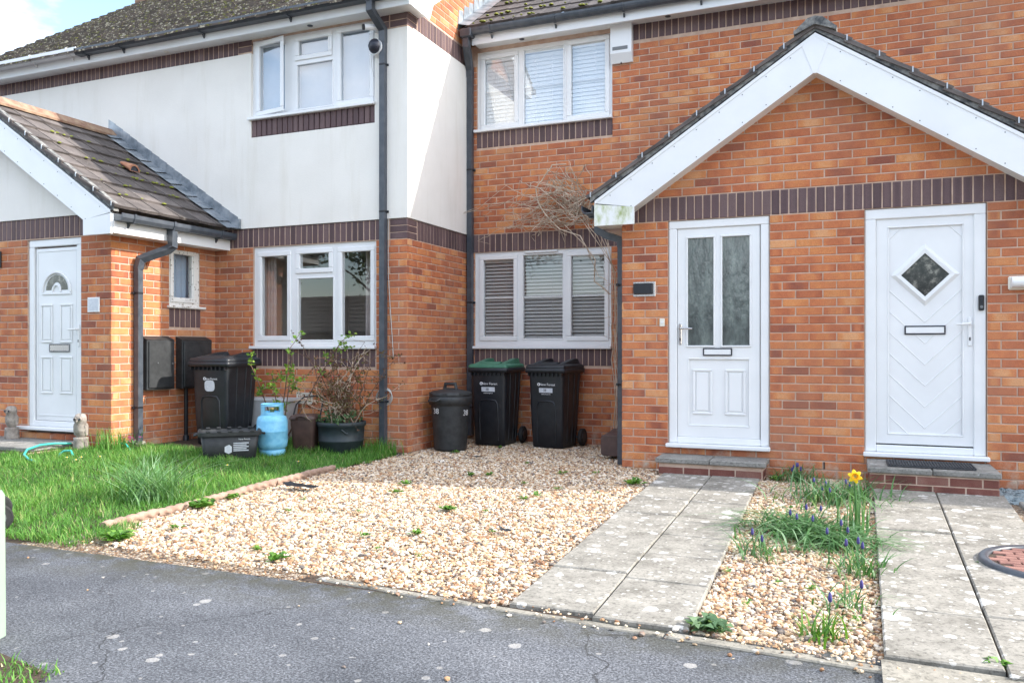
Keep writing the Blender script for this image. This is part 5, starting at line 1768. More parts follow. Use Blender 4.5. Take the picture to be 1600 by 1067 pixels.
painted(body, view + .92, .42, .2, .085)

# open recycling box
t_ = thing('recycling_box', 'open black recycling box on the grass in front of the wheelie bin', 'box', (-3.62, -1.28, gz(-3.6, -1.3) + .001), R(43))
mb = MB()
lv = [(0, .46, .3, .03, 0, 0), (.01, .48, .32, .035, 0, 0), (.26, .545, .375, .045, 0, 0)]
rings = [[(x + cx, y + cy, z) for x, y in rrect(w, d, r)] for z, w, d, r, cx, cy in lv]
rings += [[(x, y, z) for x, y in rrect(w, d, r)] for z, w, d, r in ((.26, .533, .363, .04), (.012, .468, .308, .03))]
mb.loft(rings, True, True); body = mb.build('body', 'black_dull', t_)
mb = MB()
rings = [[(x, y, z) for x, y in rrect(w, d, .05)] for z, w, d in ((.225, .55, .38), (.225, .58, .41), (.262, .585, .415), (.268, .575, .405), (.268, .536, .366))]
mb.loft(rings, False, False); rim = mb.build('rim', 'black_dull', t_)
for k in range(5):
    mb = MB(); x = -.2 + k * .1; mb.cbox(x - .02, x + .02, -.213, -.175, .262, .278, .004); mb.cbox(x - .02, x + .02, .175, .213, .262, .278, .004); mb.build('rim_lug', 'black_dull', rim)
for sg in (-1, 1):
    mb = MB(); mb.tube([(sg * .285, -.07, .24), (sg * .325, -.06, .225), (sg * .325, .06, .225), (sg * .285, .07, .24)], .011, 6); mb.build('handle', 'black_dull', t_)
def on_front(z): return -lerp(.32, .375, z / .26) / 2 - .0025
mb = MB()
for r_ in range(5): mb.add([(x, on_front(z), z) for x, z in ((.03, .075 + r_ * .018), (.17 - .02 * (r_ % 2), .075 + r_ * .018), (.17 - .02 * (r_ % 2), .085 + r_ * .018), (.03, .085 + r_ * .018))], [(0, 1, 2, 3)])
mb.add([(x, on_front(z), z) for x, z in ((-.05, .07), (-.015, .05), (.015, .065), (.015, .12), (-.01, .14), (-.05, .12))], [tuple(range(6))])
mb.build('printed_symbols', 'sticker', body)
put_text('New Forest', .022, Matrix.Translation((.13, on_front(.19) - .001, .19)) @ Matrix.Rotation(R(84), 4, 'X'), 'print', body)

# gas cylinder
t_ = thing('gas_cylinder', 'light blue gas cylinder on the grass beside the brown caddy', 'gas cylinder', (-3.42, -.89, gz(-3.4, -.9)), R(35))
mb = MB()
mb.lathe([(.118, .0), (.128, .004), (.13, .055), (.12, .06)], 32, smooth=True); mb.build('foot_ring', 'gas', t_)
mb = MB(); mb.lathe([(.06, .045), (.12, .055), (.148, .09), (.153, .13), (.1535, .235), (.156, .24), (.156, .248), (.1535, .253), (.153, .34), (.14, .385), (.1, .41), (.05, .418), (.0, .42)], 36); mb.build('body', 'gas', t_)
# collar with hand holes
mb = MB(); nn = 40
def ringc(r, z): return [(r * math.cos(2 * PI * j / nn), r * math.sin(2 * PI * j / nn), z) for j in range(nn)]
levels = [(.112, .395), (.112, .44), (.113, .495), (.113, .52)]
vs = []; fs = []
for r, z in levels: vs += ringc(r, z)
for r, z in reversed(levels): vs += ringc(r - .008, z)
nl = len(levels) * 2
hole = set(j % nn for c0 in (-10, 10) for j in range(c0 - 4, c0 + 5))
for i in range(nl):
    for j in range(nn):
        if i in (1, 5) and j in hole: continue
        a, b2 = i * nn, ((i + 1) % nl) * nn
        fs.append((a + j, a + (j + 1) % nn, b2 + (j + 1) % nn, b2 + j))
mb.add(vs, fs, False); mb.build('collar', 'gas', t_)
mb = MB(); mb.lathe([(.022, .41), (.022, .45), (.03, .455), (.03, .475), (.0, .478)], 12); mb.build('valve', 'brass', t_)

# brown food caddy, upright
def caddy(label, loc, rz, lying=False):
    t_ = thing('food_caddy', label, 'caddy', loc, rz, 'brown food waste caddies')
    Mx = Matrix.Identity(4)
    def X(mb):
        mb.v = [tuple(Mx @ Vector(p)) for p in mb.v]; return mb
    if lying: Mx = Matrix.Translation((0, -.17, .135)) @ Matrix.Rotation(R(-90), 4, 'X') @ Matrix.Rotation(PI, 4, 'Z')
    mb = MB(); loft_rr(mb, [(0, .2, .2, .03, 0, 0), (.008, .215, .215, .035, 0, 0), (.31, .265, .265, .045, 0, 0), (.33, .27, .27, .045, 0, 0)])
    body = X(mb).build('body', 'brown_pl', t_)
    mb = MB(); loft_rr(mb, [(.3305, .285, .285, .05, 0, 0), (.345, .29, .29, .05, 0, 0), (.37, .26, .26, .06, 0, 0), (.378, .2, .2, .06, 0, 0)])
    X(mb).build('lid', 'brown_pl', t_)
    mb = MB()
    if lying: pts = [(-.145, 0, .31), (-.15, -.12, .24), (-.1, -.17, .2), (.1, -.17, .2), (.15, -.12, .24), (.145, 0, .31)]
    else: pts = [(-.145, 0, .31), (-.11, .03, .48), (-.03, .05, .56), (.14, .06, .57), (.18, .04, .52), (.15, 0, .32)]
    mb.tube(pts, .009, 6); X(mb).build('handle', 'black', t_)
    mb = MB(); mb.tube([(-.06, -.14, .33), (-.05, -.155, .36), (.0, -.16, .372), (.05, -.155, .36), (.06, -.14, .33)], .014, 6); X(mb).build('latch', 'brown_pl', t_)
    o = put_text('New Forest', .032, Mx @ Matrix.Translation((.0, -.129 + .01, .19)) @ Matrix.Rotation(R(84), 4, 'X'), 'print', body)
caddy('brown food caddy with raised black handle between gas cylinder and planter', (-3.36, -.42, gz(-3.4, -.4) + .001), R(20))
caddy('brown food caddy lying on its side behind the porch downpipe', (-.225, .62, .002), R(-8), True)

# pale grey storage box behind the wheelie bin
t_ = thing('storage_box', 'pale grey plastic storage box behind the wheelie bin under the window', 'box', (-4.13, -.26, gz(-4.1, -.25)), R(3))
t_.location = (-4.44, .0 - .18, gz(-4.1, -.2))
mb = MB(); loft_rr(mb, [(0, 1.1, .22, .03, .05, .09), (.45, 1.2, .25, .035, .05, .09)]); mb.build('body', 'greybox', t_)
mb = MB(); loft_rr(mb, [(.4505, 1.23, .265, .035, .05, .09), (.475, 1.24, .27, .035, .05, .09), (.485, 1.2, .24, .03, .05, .09)]); mb.build('lid', 'greybox', t_)

# planter tub
t_ = thing('planter_tub', 'round dark plastic planter tub with raised bands under the window', 'planter', (-3.03, -.24, gz(-3.0, -.2)))
mb = MB(); prof = [(.2, 0), (.222, .01), (.235, .12), (.243, .125), (.243, .14), (.238, .145), (.25, .28), (.262, .285), (.264, .325), (.258, .33), (.245, .33), (.243, .3)]
mb.lathe(prof, 40); tubb = mb.build('tub', 'tub', t_)
mb = MB(); mb.lathe([(.0, .3), (.243, .295)], 24, cap=False); mb.build('soil', 'soil', t_)
mb = MB(); va = math.atan2(CAM[1] + .24, CAM[0] + 3.06)
mb.tube([(.252 * math.cos(va + q), .252 * math.sin(va + q), .235 + .02 * math.cos(q * 14)) for q in np.linspace(-.0, .28, 9)], .009, 6); mb.build('hand_grip', 'tub', t_)

# ================================================================== EDGING, SCRAPS, SMALL GROUND THINGS
er = thing('rope_edging', 'pinkish rope-top edging between the lawn and the gravel', 'edging', (-2.4, -2.6, 0), worldparts=True)
P0 = Vector((-2.315, -3.88, 0)); P1 = Vector((-2.43, -1.25, 0))
nseg = 6; rope_me = None
L = (P1 - P0).length / nseg
mb = MB()
rings = []
for i in range(45):
    s_ = (L - .008) * i / 44
    rg = []
    for j in range(12):
        q = 2 * PI * j / 12
        r = .026 + .006 * math.cos(2 * q + 2 * PI * s_ / .09)
        rg.append((r * math.cos(q), s_, .042 + r * math.sin(q)))
    rings.append(rg)
mb.loft(rings, True, True)
mb.box(-.018, .018, .004, L - .01, -.06, .03)
rope_me = mb.mesh('edging_piece'); rope_me.materials.append(MT['rope'])
ang = math.atan2(P1.x - P0.x, P1.y - P0.y)
base_ = MB(); base_.add([(P0.x - .03, P0.y, -.004), (P0.x + .03, P0.y, -.004), (P1.x + .03, P1.y, -.004), (P1.x - .03, P1.y, -.004)], [(0, 1, 2, 3)])
eb = base_.build('bedding', 'soil', er)
for i in range(nseg):
    o = bpy.data.objects.new('edging_piece', rope_me); col.objects.link(o); o.parent = eb
    o.location = P0.lerp(P1, i / nseg) + Vector((random.uniform(-.008, .008), 0, random.uniform(-.03, -.014)))
    o.rotation_euler = (random.uniform(-.015, .015), 0, -ang + random.uniform(-.02, .02))

def scrap(name, label, cat, x, y, w, h, m):
    mb = MB(); n = 7
    rd = random.Random(int(x * 100))
    vs = []
    for j in range(4):
        for i in range(n):
            vs.append((x + w * (i / (n - 1) - .5) + rd.uniform(-.01, .01), y + h * (j / 3 - .5) * (1 - .6 * abs(i / (n - 1) - .45)) + rd.uniform(-.01, .01), .022 + rd.uniform(0, .014) + .02 * (i == 0)))
    mb.add(vs, [(j * n + i, j * n + i + 1, (j + 1) * n + i + 1, (j + 1) * n + i) for j in range(3) for i in range(n - 1)], True)
    me = mb.mesh(name); me.transform(Matrix.Translation((-x, -y, 0)))
    o = link(name, me, m); o.location = (x, y, 0)
    return tag(o, label, cat)
scrap('plastic_scrap', 'torn black plastic sheet lying on gravel next to the rope edging', 'scrap', -2.05, -2.22, .3, .12, 'black')
scrap('plastic_scrap', 'small dark scrap on the gravel beside the long slab path', 'scrap', .08, -3.05, .07, .05, 'black')
scrap('plastic_scrap', 'flat dark scrap on the gravel in front of the round dustbin', 'scrap', -1.55, -.05, .2, .07, 'mat')

# inspection cover with block infill
t_ = thing('manhole_cover', 'round inspection cover with red block pattern in the slab path', 'manhole cover', (3.04, -2.72, .02))
mb = MB(); mb.lathe([(.4, -.03), (.4, .014), (.39, .024), (.36, .024), (.352, .02), (.352, -.0)], 48); mb.build('frame', 'pipe', t_)
mb = MB(); mb.lathe([(.353, .002), (.353, .008)], 40); base_o = mb.build('cover', 'soil', t_)
for r_ in range(-6, 7):
    for c in range(-5, 6):
        x0 = c * .105 + (.0525 if r_ % 2 else 0); y0 = r_ * .055
        cxs = [(x0 + dx, y0 + dy) for dx, dy in ((-.05, -.0255), (.05, -.0255), (.05, .0255), (-.05, .0255))]
        if max(math.hypot(*q) for q in cxs) > .385: continue
        o = bpy.data.objects.new('block', brick_mesh(.1, .051, 'block', random.randrange(20))); col.objects.link(o); o.parent = base_o
        o.location = (x0, y0, .016); o.rotation_euler = (R(-90), 0, 0)

# pale green utility post and hose trolley at the left edge
t_ = thing('utility_post', 'pale green plastic post with a rounded cap on the grass verge', 'post', (-1.16, -5.5, 0), R(20))
mb = MB(); loft_rr(mb, [(-.02, .22, .16, .02, 0, 0), (.55, .215, .155, .02, 0, 0), (.57, .2, .14, .02, 0, 0)]); mb.build('shaft', 'post', t_)
mb = MB(); loft_rr(mb, [(.5705, .18, .12, .02, 0, 0), (.645, .175, .115, .025, 0, 0), (.665, .15, .1, .03, 0, 0), (.67, .1, .06, .03, 0, 0)]); mb.build('cap', 'post', t_)

t_ = thing('garden_trolley', 'green-handled garden trolley with dark wheels at the edge of the lawn', 'trolley', (-3.0, -4.08, gz(-3, -4.08)), R(-35))
for sg in (-1, 1):
    mb = MB(); mb.loft([[(sg * .2 + dx, r * math.cos(q), .085 + r * math.sin(q)) for q in np.linspace(0, 2 * PI, 20, endpoint=False)] for dx, r in ((-.018, .078), (-.01, .085), (.01, .085), (.018, .078))]); wh = mb.build('wheel', 'rubber', t_)
    mb = MB(); mb.loft([[(sg * .2 + dx, r * math.cos(q), .085 + r * math.sin(q)) for q in np.linspace(0, 2 * PI, 16, endpoint=False)] for dx, r in ((-.021, .045), (.021, .045))]); mb.build('hub', 'grey_hub', wh)
    mb = MB(); mb.tube([(sg * .17, 0, .085), (sg * .17, -.12, .4), (sg * .17, -.2, .88)], .013, 8); mb.build('frame_tube', 'hose', t_)
mb = MB(); mb.tube([(-.2, 0, .085), (.2, 0, .085)], .01, 8); mb.build('axle', 'grey_hub', t_)
mb = MB(); mb.tube([(-.17, -.2, .88), (.17, -.2, .88)], .016, 10); mb.build('handle', 'hose', t_)

# hose on the lawn
mb = MB()
def hose_pts(pl): return [(x, y, gz(x, y) + z) for x, y, z in pl]
mb.tube(hose_pts([(-5.38, -1.62, .07), (-5.42, -1.78, .085), (-5.4, -1.95, .09), (-5.32, -2.15, .075), (-5.2, -2.27, .05), (-5.05, -2.33, .02), (-4.95, -2.32, .0)]), .011, 8)
mb.tube(hose_pts([(-5.12, -1.98, .0), (-5.08, -1.94, .045), (-5.0, -1.93, .05), (-4.93, -1.96, .0)]), .011, 8)
mb.tube(hose_pts([(-4.93, -1.42, .07), (-4.86, -1.4, .06), (-4.78, -1.42, .0)]), .011, 8)
o = mb.build('garden_hose', 'hose'); tag(o, 'turquoise garden hose looping out of the grass by the step', 'hose')

# carved owls
def owl(label, loc, rz, s):
    t_ = thing('owl_statue', label, 'statue', loc, rz, 'carved owl statues by the fanlight door')
    rd = random.Random(int(s * 100))
    mb = MB(); n = 16
    rings = []
    for z, r in ((0, .075), (.02, .078), (.1, .07), (.125, .072), (.13, .05)):
        rings.append([(s * r * math.cos(q) * rd.uniform(.94, 1.06), s * r * math.sin(q) * rd.uniform(.94, 1.06), s * z) for q in np.linspace(0, 2 * PI, n, endpoint=False)])
    mb.loft(rings, True, True); mb.build('log', 'owl', t_)
    mb = MB(); rings = []
    for z, r, yo in ((.128, .035, 0), (.15, .055, 0), (.2, .066, -.004), (.25, .062, -.004), (.275, .056, -.006), (.3, .062, -.01), (.33, .06, -.01), (.35, .046, -.006), (.36, .02, -.004)):
        rings.append([(s * r * math.cos(q) * 1.02, s * (yo + r * .9 * math.sin(q)), s * (z + (.012 if z > .34 and abs(math.cos(q)) > .7 else 0))) for q in np.linspace(0, 2 * PI, n, endpoint=False)])
    mb.loft(rings, True, True); b = mb.build('body', 'owl', t_)
    for sg in (-1, 1):
        mb = MB(); mb.tube([(s * sg * .025, s * -.055, s * .315), (s * sg * .026, s * -.072, s * .315)], [s * .02, s * .016], 12); ey = mb.build('eye', 'owl', b)
        mb = MB(); mb.tube([(s * sg * .026, s * -.071, s * .315), (s * sg * .026, s * -.0745, s * .315)], s * .011, 10); mb.build('pupil', 'ink', b)
        mb = MB(); mb.loft([[(s * (sg * (.058 + .012 * math.cos(q)) ), s * (.0 + w_ * math.sin(q)), s * z) for q in np.linspace(0, 2 * PI, 10, endpoint=False)] for z, w_ in ((.145, .008), (.18, .03), (.24, .036), (.27, .015))], True, True); mb.build('wing', 'owl', b)
    mb = MB(); mb.tube([(0, s * -.06, s * .307), (0, s * -.082, s * .295), (0, s * -.074, s * .278)], [s * .012, s * .009, s * .002], 8); mb.build('beak', 'owl', b)
owl('tall thin carved owl on a log in the grass right of the fanlight door', (-5.3, -1.57, gz(-5.3, -1.57) + .005), R(20), 1.0)
owl('plump carved owl on a log standing on the step left of the fanlight door', (-6.36, -1.55, .157), R(10), .95)

# ================================================================== GRAVEL STONES
def in_path(x, y):
    if y < -.25 and line_x((.455, -.3), (.623, -4.255), y) - .0 < x < line_x((1.297, -.26), (1.428, -4.34), y): return True
    if y < -.45 and line_x((2.182, -.48), (2.131, -4.36), y) < x < 2.95: return True
    if -.34 < y < 0 and .39 < x < 1.35: return True
    if -.58 < y < 0 and 2.13 < x < 3.07: return True
    return False
PHI = (1 + 5 ** .5) / 2
ICO = np.array([(-1, PHI, 0), (1, PHI, 0), (-1, -PHI, 0), (1, -PHI, 0), (0, -1, PHI), (0, 1, PHI), (0, -1, -PHI), (0, 1, -PHI), (PHI, 0, -1), (PHI, 0, 1), (-PHI, 0, -1), (-PHI, 0, 1)]) / math.hypot(1, PHI)
ICF = np.array([(0, 11, 5), (0, 5, 1), (0, 1, 7), (0, 7, 10), (0, 10, 11), (1, 5, 9), (5, 11, 4), (11, 10, 2), (10, 7, 6), (7, 1, 8), (3, 9, 4), (3, 4, 2), (3, 2, 6), (3, 6, 8), (3, 8, 9), (4, 9, 5), (2, 4, 11), (6, 2, 10), (8, 6, 7), (9, 8, 1)])
def stones(name, label, pts, r_lo, r_hi, m, flat=.62, tone_fn=None):
    n = len(pts)
    P = np.array(pts)
    sc_ = np.clip(rng.lognormal(math.log((r_lo + r_hi) / 2), .33, (n, 1)), r_lo * .6, r_hi * 1.45) * rng.uniform(.65, 1.35, (n, 3))
    sc_[:, 2] *= flat
    V = ICO[None] * rng.uniform(.78, 1.2, (n, 12, 1)) * sc_[:, None, :]
    # random tilt and spin
    a = rng.uniform(0, 2 * PI, n); t = rng.normal(0, .35, n)
    ct, st = np.cos(t)[:, None], np.sin(t)[:, None]
    y, z = V[:, :, 1] * ct - V[:, :, 2] * st, V[:, :, 1] * st + V[:, :, 2] * ct
    ca, sa = np.cos(a)[:, None], np.sin(a)[:, None]
    x2, y2 = V[:, :, 0] * ca - y * sa, V[:, :, 0] * sa + y * ca
    V = np.stack([x2, y2, z], 2) + P[:, None, :]
    V[:, :, 2] += (sc_[:, 2] * .55)[:, None]
    F = (ICF[None] + (np.arange(n) * 12)[:, None, None]).reshape(-1, 3)
    tone = rng.beta(1.6, 1.5, n) if tone_fn is None else tone_fn(n)
    tone = np.where(rng.random(n) < .06, rng.uniform(0, .15, n), tone)
    o = np_mesh(name, V.reshape(-1, 3), F, np.repeat(tone, 12), m, None, 'stuff', False)
    return tag(o, label, 'gravel')
pts = []
N = 98000
gx = rng.uniform(-2.5, .72, N); gy = rng.uniform(-4.34, 1.62, N)
for x, y in zip(gx, gy):
    if y < edge_y(x) + .02 + .05 * mnoise.noise((x * 3, y, 0)): continue
    if in_path(x, y): continue
    if x > -.01 and y > -.004: continue
    lim = line_x((-2.315, -3.88), (-2.43, -1.25), y) + .02 if y < -1.3 else (-2.45 + (.07 * mnoise.noise((y * 4, 3, 0))) if y < .08 else -2.40)
    if x < lim: continue
    if -4.3 < y < -3.85 and x < -2.1 + .4 * (-3.85 - y): continue
    pts.append((x, y, -.013 + .012 * mnoise.noise((x * 1.7, y * 1.7, 5)) * .5))
stones('gravel', 'pale golden gravel covering the front garden between the lawn and the slab path', pts, .006, .0112, 'stone')
pts = []
for x, y in zip(rng.uniform(1.25, 2.2, 25000), rng.uniform(-4.42, -.02, 25000)):
    if in_path(x, y) or y < edge_y(x) + .03: continue
    if x < line_x((1.297, -.26), (1.428, -4.34), y): continue
    pts.append((x, y, -.013 + .006 * mnoise.noise((x * 2, y * 2, 9))))
stones('gravel', 'pale golden gravel strip planted with bulbs between the two slab paths', pts, .006, .011, 'stone')
pts = [(x, y, -.012) for x, y in zip(rng.uniform(2.95, 4.2, 6000), rng.uniform(-4.3, -1.72, 6000)) if x > line_x((3.09, -.63), (2.93, -4.36), y) + .02]
stones('gravel', 'golden gravel right of the path with the round inspection cover', pts, .009, .016, 'stone')
pts = [(x, y, -.012) for x, y in zip(rng.uniform(3.08, 4.2, 3500), rng.uniform(-.7, -.01, 3500))]
stones('slate_chips', 'blue grey slate chips right of the diamond-pane door step', pts, .012, .024, 'slate', .35)
# stray stones kicked on to the road
strays = []
for i in range(450):
    x = rng.uniform(-2.2, 3.2)
    y = edge_y(x) + .03 - abs(rng.normal(0, .07)) if i < 425 else rng.uniform(-6.5, -4.5)
    strays.append((x, y, -.006 if y < edge_y(x) - .06 else .002))
stones('stray_gravel', 'loose stones scattered on the road along the edge of the gravel', strays, .004, .0105, 'stone', .6)

# ================================================================== GRASS AND PLANTS
def blades(P, H, Wd, lean, tone, seg=2, droop=.35):
    """numpy blades -> verts, tri/quad-only faces. P (n,3)"""
    n = len(P)
    az = rng.uniform(0, 2 * PI, n)
    dx, dy = np.cos(az), np.sin(az)
    px_, py_ = -dy, dx
    V = []
    for k in range(seg + 1):
        t = k / seg
        off = lean * H * (t ** 1.6)
        z = H * (t - droop * lean * t * t)
        w = Wd * (1 - t ** 1.7) + .0004
        cx, cy, cz = P[:, 0] + dx * off, P[:, 1] + dy * off, P[:, 2] + z
        V.append(np.stack([cx - px_ * w, cy - py_ * w, cz], 1)); V.append(np.stack([cx + px_ * w, cy + py_ * w, cz], 1))
    V = np.stack(V, 1)
    k = V.shape[1]
    base = (np.arange(n) * k)[:, None]
    F = np.concatenate([base + np.array([[2 * i, 2 * i + 1, 2 * i + 3, 2 * i + 2]]) for i in range(seg)], 0)
    return V.reshape(-1, 3), F, np.repeat(tone, k)
def lawn_points(n, x0, x1, y0, y1, ok, zf):
    X = rng.uniform(x0, x1, n); Y = rng.uniform(y0, y1, n)
    out = [(x, y, zf(x, y) - .006) for x, y in zip(X, Y) if ok(x, y)]
    return np.array(out)
def lawn_ok(x, y):
    e = -4.28 + .05 * mnoise.noise((x * 2.5, 1, 0))
    if y < e: return False
    if y < -1.3:
        lim = line_x((-2.315, -3.88), (-2.43, -1.25), y) - .02
        if y < -3.7: lim = -2.2 + .35 * (-3.7 - y) - .25 * max(0, -4.0 - y) + .06 * mnoise.noise((x * 6, y * 6, 2))
    else:
        lim = -2.43 + .06 * mnoise.noise((y * 5, 7, 0)) + .02
        if y > -.15: lim = -2.5
    if x > lim: return False
    if y > .0: return False
    if -5.1 < x < -4.05 and y > -1.05 + .1 * mnoise.noise((x * 4, y * 4, 4)): return False     # paved pad by the wall
    if x < XP and y > -2.06 and x < -5.44: return False                                          # step
    if x < XP + .02 and y > YP - .03: return False
    return True
LP = lawn_points(84000, -6.4, -2.0, -4.36, .02, lawn_ok, gz)
cl = np.array([mnoise.noise((x * 1.3, y * 1.3, 0)) for x, y, z in LP])
cl2 = np.array([mnoise.noise((x * 5, y * 5, 3)) for x, y, z in LP])
Hh = (.06 + .032 * cl + .026 * cl2) * rng.uniform(.5, 1.35, len(LP))
Hh = np.clip(Hh, .015, .16)
near_wall = np.clip((LP[:, 1] + .75) / .6, 0, 1) * .06
Hh += near_wall * rng.uniform(.2, 1, len(LP))
tn = np.clip(.5 + .35 * cl2 + .2 * cl + rng.normal(0, .2, len(LP)), 0, .9)
tn = np.where(rng.random(len(LP)) < .035, rng.uniform(.92, 1, len(LP)), tn)
V, F, T = blades(LP, Hh, rng.uniform(.0013, .003, len(LP)), rng.uniform(.2, 1.1, len(LP)), tn, 3)
o = np_mesh('lawn_grass', V, F, T, 'grass', None, 'stuff'); tag(o, 'rough green lawn grass left of the rope edging', 'grass')
o['kind'] = 'stuff'
def verge_ok(x, y):
    # inside the verge polygon, ragged
    return x < -.53 + .08 * mnoise.noise((x * 5, y * 5, 0)) - .5 * max(0, -6.3 - y) and y < -5.6 + .07 * mnoise.noise((x * 6, y * 3, 4)) - .1 * (x < -1.2) and x > -3.3
VP = lawn_points(14000, -3.3, -.45, -7.0, -5.5, verge_ok, lambda x, y: .006)
V, F, T = blades(VP, rng.uniform(.015, .05, len(VP)), rng.uniform(.002, .0034, len(VP)), rng.uniform(.3, 1.1, len(VP)), np.clip(rng.normal(.55, .25, len(VP)), 0, 1), 2)
o = np_mesh('verge_grass', V, F, T, 'grass', None, 'stuff'); tag(o, 'short grass on the verge around the pale green post', 'grass')

def strap_clump(name, label, cat, x, y, n, h, spread, m, wd=.005, lean=(.5, 1.3), seg=5, droop=.45, group=None, zf=None, rad=.06, extra=None):
    z0 = zf(x, y) if zf else 0.0
    P = np.stack([rng.normal(0, rad, n), rng.normal(0, rad, n), np.full(n, -.005)], 1)
    V, F, T = blades(P, rng.uniform(.55, 1.15, n) * h, rng.uniform(.6, 1.2, n) * wd, rng.uniform(*lean, n) * spread, np.clip(rng.beta(2, 2.2, n), 0, 1), seg, droop)
    if extra:
        t_ = thing(name, label, cat, (x, y, z0), 0, group)
        np_mesh('leaves', V, F, T, m, t_)
        extra(t_)
        return t_
    o = np_mesh(name, V, F, T, m, None, 'stuff'); o.location = (x, y, z0)
    return tag(o, label, cat, group)
strap_clump('grass_tussock', 'big grey-green tussock of long arching grass on the lawn near the rope edging', 'grass', -2.78, -3.05, 300, .4, 1.0, 'tussock', .0052, (.3, 1.35), 6, .34, zf=gz, rad=.1)
strap_clump('grass_tussock', 'tall tuft of grass growing against the base of the porch corner', 'grass', -4.92, -1.5, 160, .26, .6, 'grass', .004, (.2, .8), 5, .3, zf=gz, rad=.09)
strap_clump('grass_tussock', 'tuft of grass at the foot of the dark corner downpipe', 'grass', -2.62, -.12, 220, .2, .7, 'grass', .0035, (.2, .9), 4, .3, zf=gz, rad=.1)

def muscari_spikes(k, R_, h=(.08, .14)):
    def f(t_):
        for i in range(k):
            q, r = random.uniform(0, 2 * PI), random.uniform(.2, 1) * R_
            x, y, hh = r * math.cos(q), r * math.sin(q), random.uniform(*h)
            mb = MB(); mb.tube([(x * .6, y * .6, 0), (x, y, hh)], .003, 5, tone=.4); st = mb.build('stem', 'bulb', t_)
            mb = MB()
            mb.lathe([(.002, hh - .006), (.0075, hh), (.0085, hh + .01), (.006, hh + .026), (.002, hh + .034)], 8, (x, y)); mb.build('flower_spike', 'muscari', t_)
    return f
bl = 'grape hyacinth clumps in the gravel'
strap_clump('grape_hyacinth', 'grape hyacinth clump against the brick pier between the doors', 'flowers', 1.6, -.26, 110, .2, 1.0, 'bulb', .005, group=bl, extra=muscari_spikes(6, .12), rad=.09)
strap_clump('grape_hyacinth', 'broad leafy grape hyacinth clump behind the daffodil', 'flowers', 1.92, -1.12, 260, .27, 1.15, 'bulb', .006, group=bl, extra=muscari_spikes(6, .2), rad=.18)
strap_clump('grape_hyacinth', 'sprawling flattened grape hyacinth clump left of the daffodil', 'flowers', 1.72, -2.3, 300, .3, 1.25, 'bulb', .006, (.8, 1.5), 6, .55, group=bl, extra=muscari_spikes(5, .24), rad=.13)
strap_clump('grape_hyacinth', 'low trailing leaves between the sprawling clump and the daffodil', 'flowers', 1.93, -2.55, 210, .26, 1.25, 'bulb', .006, (.9, 1.5), 6, .6, group=bl, extra=muscari_spikes(3, .16), rad=.12)
strap_clump('grape_hyacinth', 'small grape hyacinth clump at the edge of the second path below the daffodil', 'flowers', 2.06, -3.12, 90, .17, 1.0, 'bulb', .0045, group=bl, extra=muscari_spikes(3, .1), rad=.07)
strap_clump('grape_hyacinth', 'thin grape hyacinth tuft in the gravel by the kerb', 'flowers', 1.93, -4.2, 46, .16, .9, 'weed', .0045, group=bl, extra=muscari_spikes(1, .05, (.13, .16)), rad=.05)
strap_clump('grape_hyacinth', 'thin arching leaves in the gravel beside the slab path with two buds', 'flowers', 1.55, -2.95, 60, .2, 1.2, 'bulb', .0045, group=bl, extra=muscari_spikes(2, .1), rad=.07)
strap_clump('grape_hyacinth', 'sparse wispy leaves in the gravel halfway down the planted strip', 'flowers', 2.0, -3.75, 40, .16, 1.1, 'bulb', .004, group=bl, extra=muscari_spikes(1, .07), rad=.06)
# daffodil
def daffodil_flower(t_):
    mb = MB(); mb.tube([(0, 0, 0), (.003, .0, .16), (.0, -.004, .3), (-.0, -.02, .335), (.0, -.03, .345)], .005, 6, tone=.5); mb.build('stem', 'bulb', t_)
    d = Vector((.05, -.95, .12)).normalized(); u = d.cross(Vector((0, 0, 1))).normalized(); v = u.cross(d)
    c = Vector((0, -.035, .35))
    for k in range(6):
        q = k * PI / 3 + .3
        e = u * math.cos(q) + v * math.sin(q); s_ = d.cross(e)
        mb = MB()
        f = .004 if k % 2 else 0
        mb.add([tuple(c + e * .004), tuple(c + e * .022 + s_ * .014 + d * (.006 + f)), tuple(c + e * .037 + s_ * .0085 + d * f), tuple(c + e * .045 + d * f * .5), tuple(c + e * .037 - s_ * .0085 + d * (f - .003)), tuple(c + e * .022 - s_ * .014 + d * (.003 + f))], [(0, 1, 2, 3, 4, 5)])
        mb.build('petal', 'daffy', t_)
    mb = MB()
    rings = []
    for dd, r in ((0.002, .01), (.015, .012), (.024, .015), (.027, .019)):
        rings.append([tuple(c + d * dd + (u * math.cos(q) + v * math.sin(q)) * r * (1 + .08 * math.sin(q * 8))) for q in np.linspace(0, 2 * PI, 32, endpoint=False)])
    mb.loft(rings, False, True); mb.build('trumpet', 'dafft', t_)
strap_clump('daffodil', 'single yellow daffodil with upright leaves beside the second path', 'flower', 2.045, -2.18, 26, .27, .28, 'bulb', .007, (.1, .9), 5, .2, extra=daffodil_flower, rad=.035)

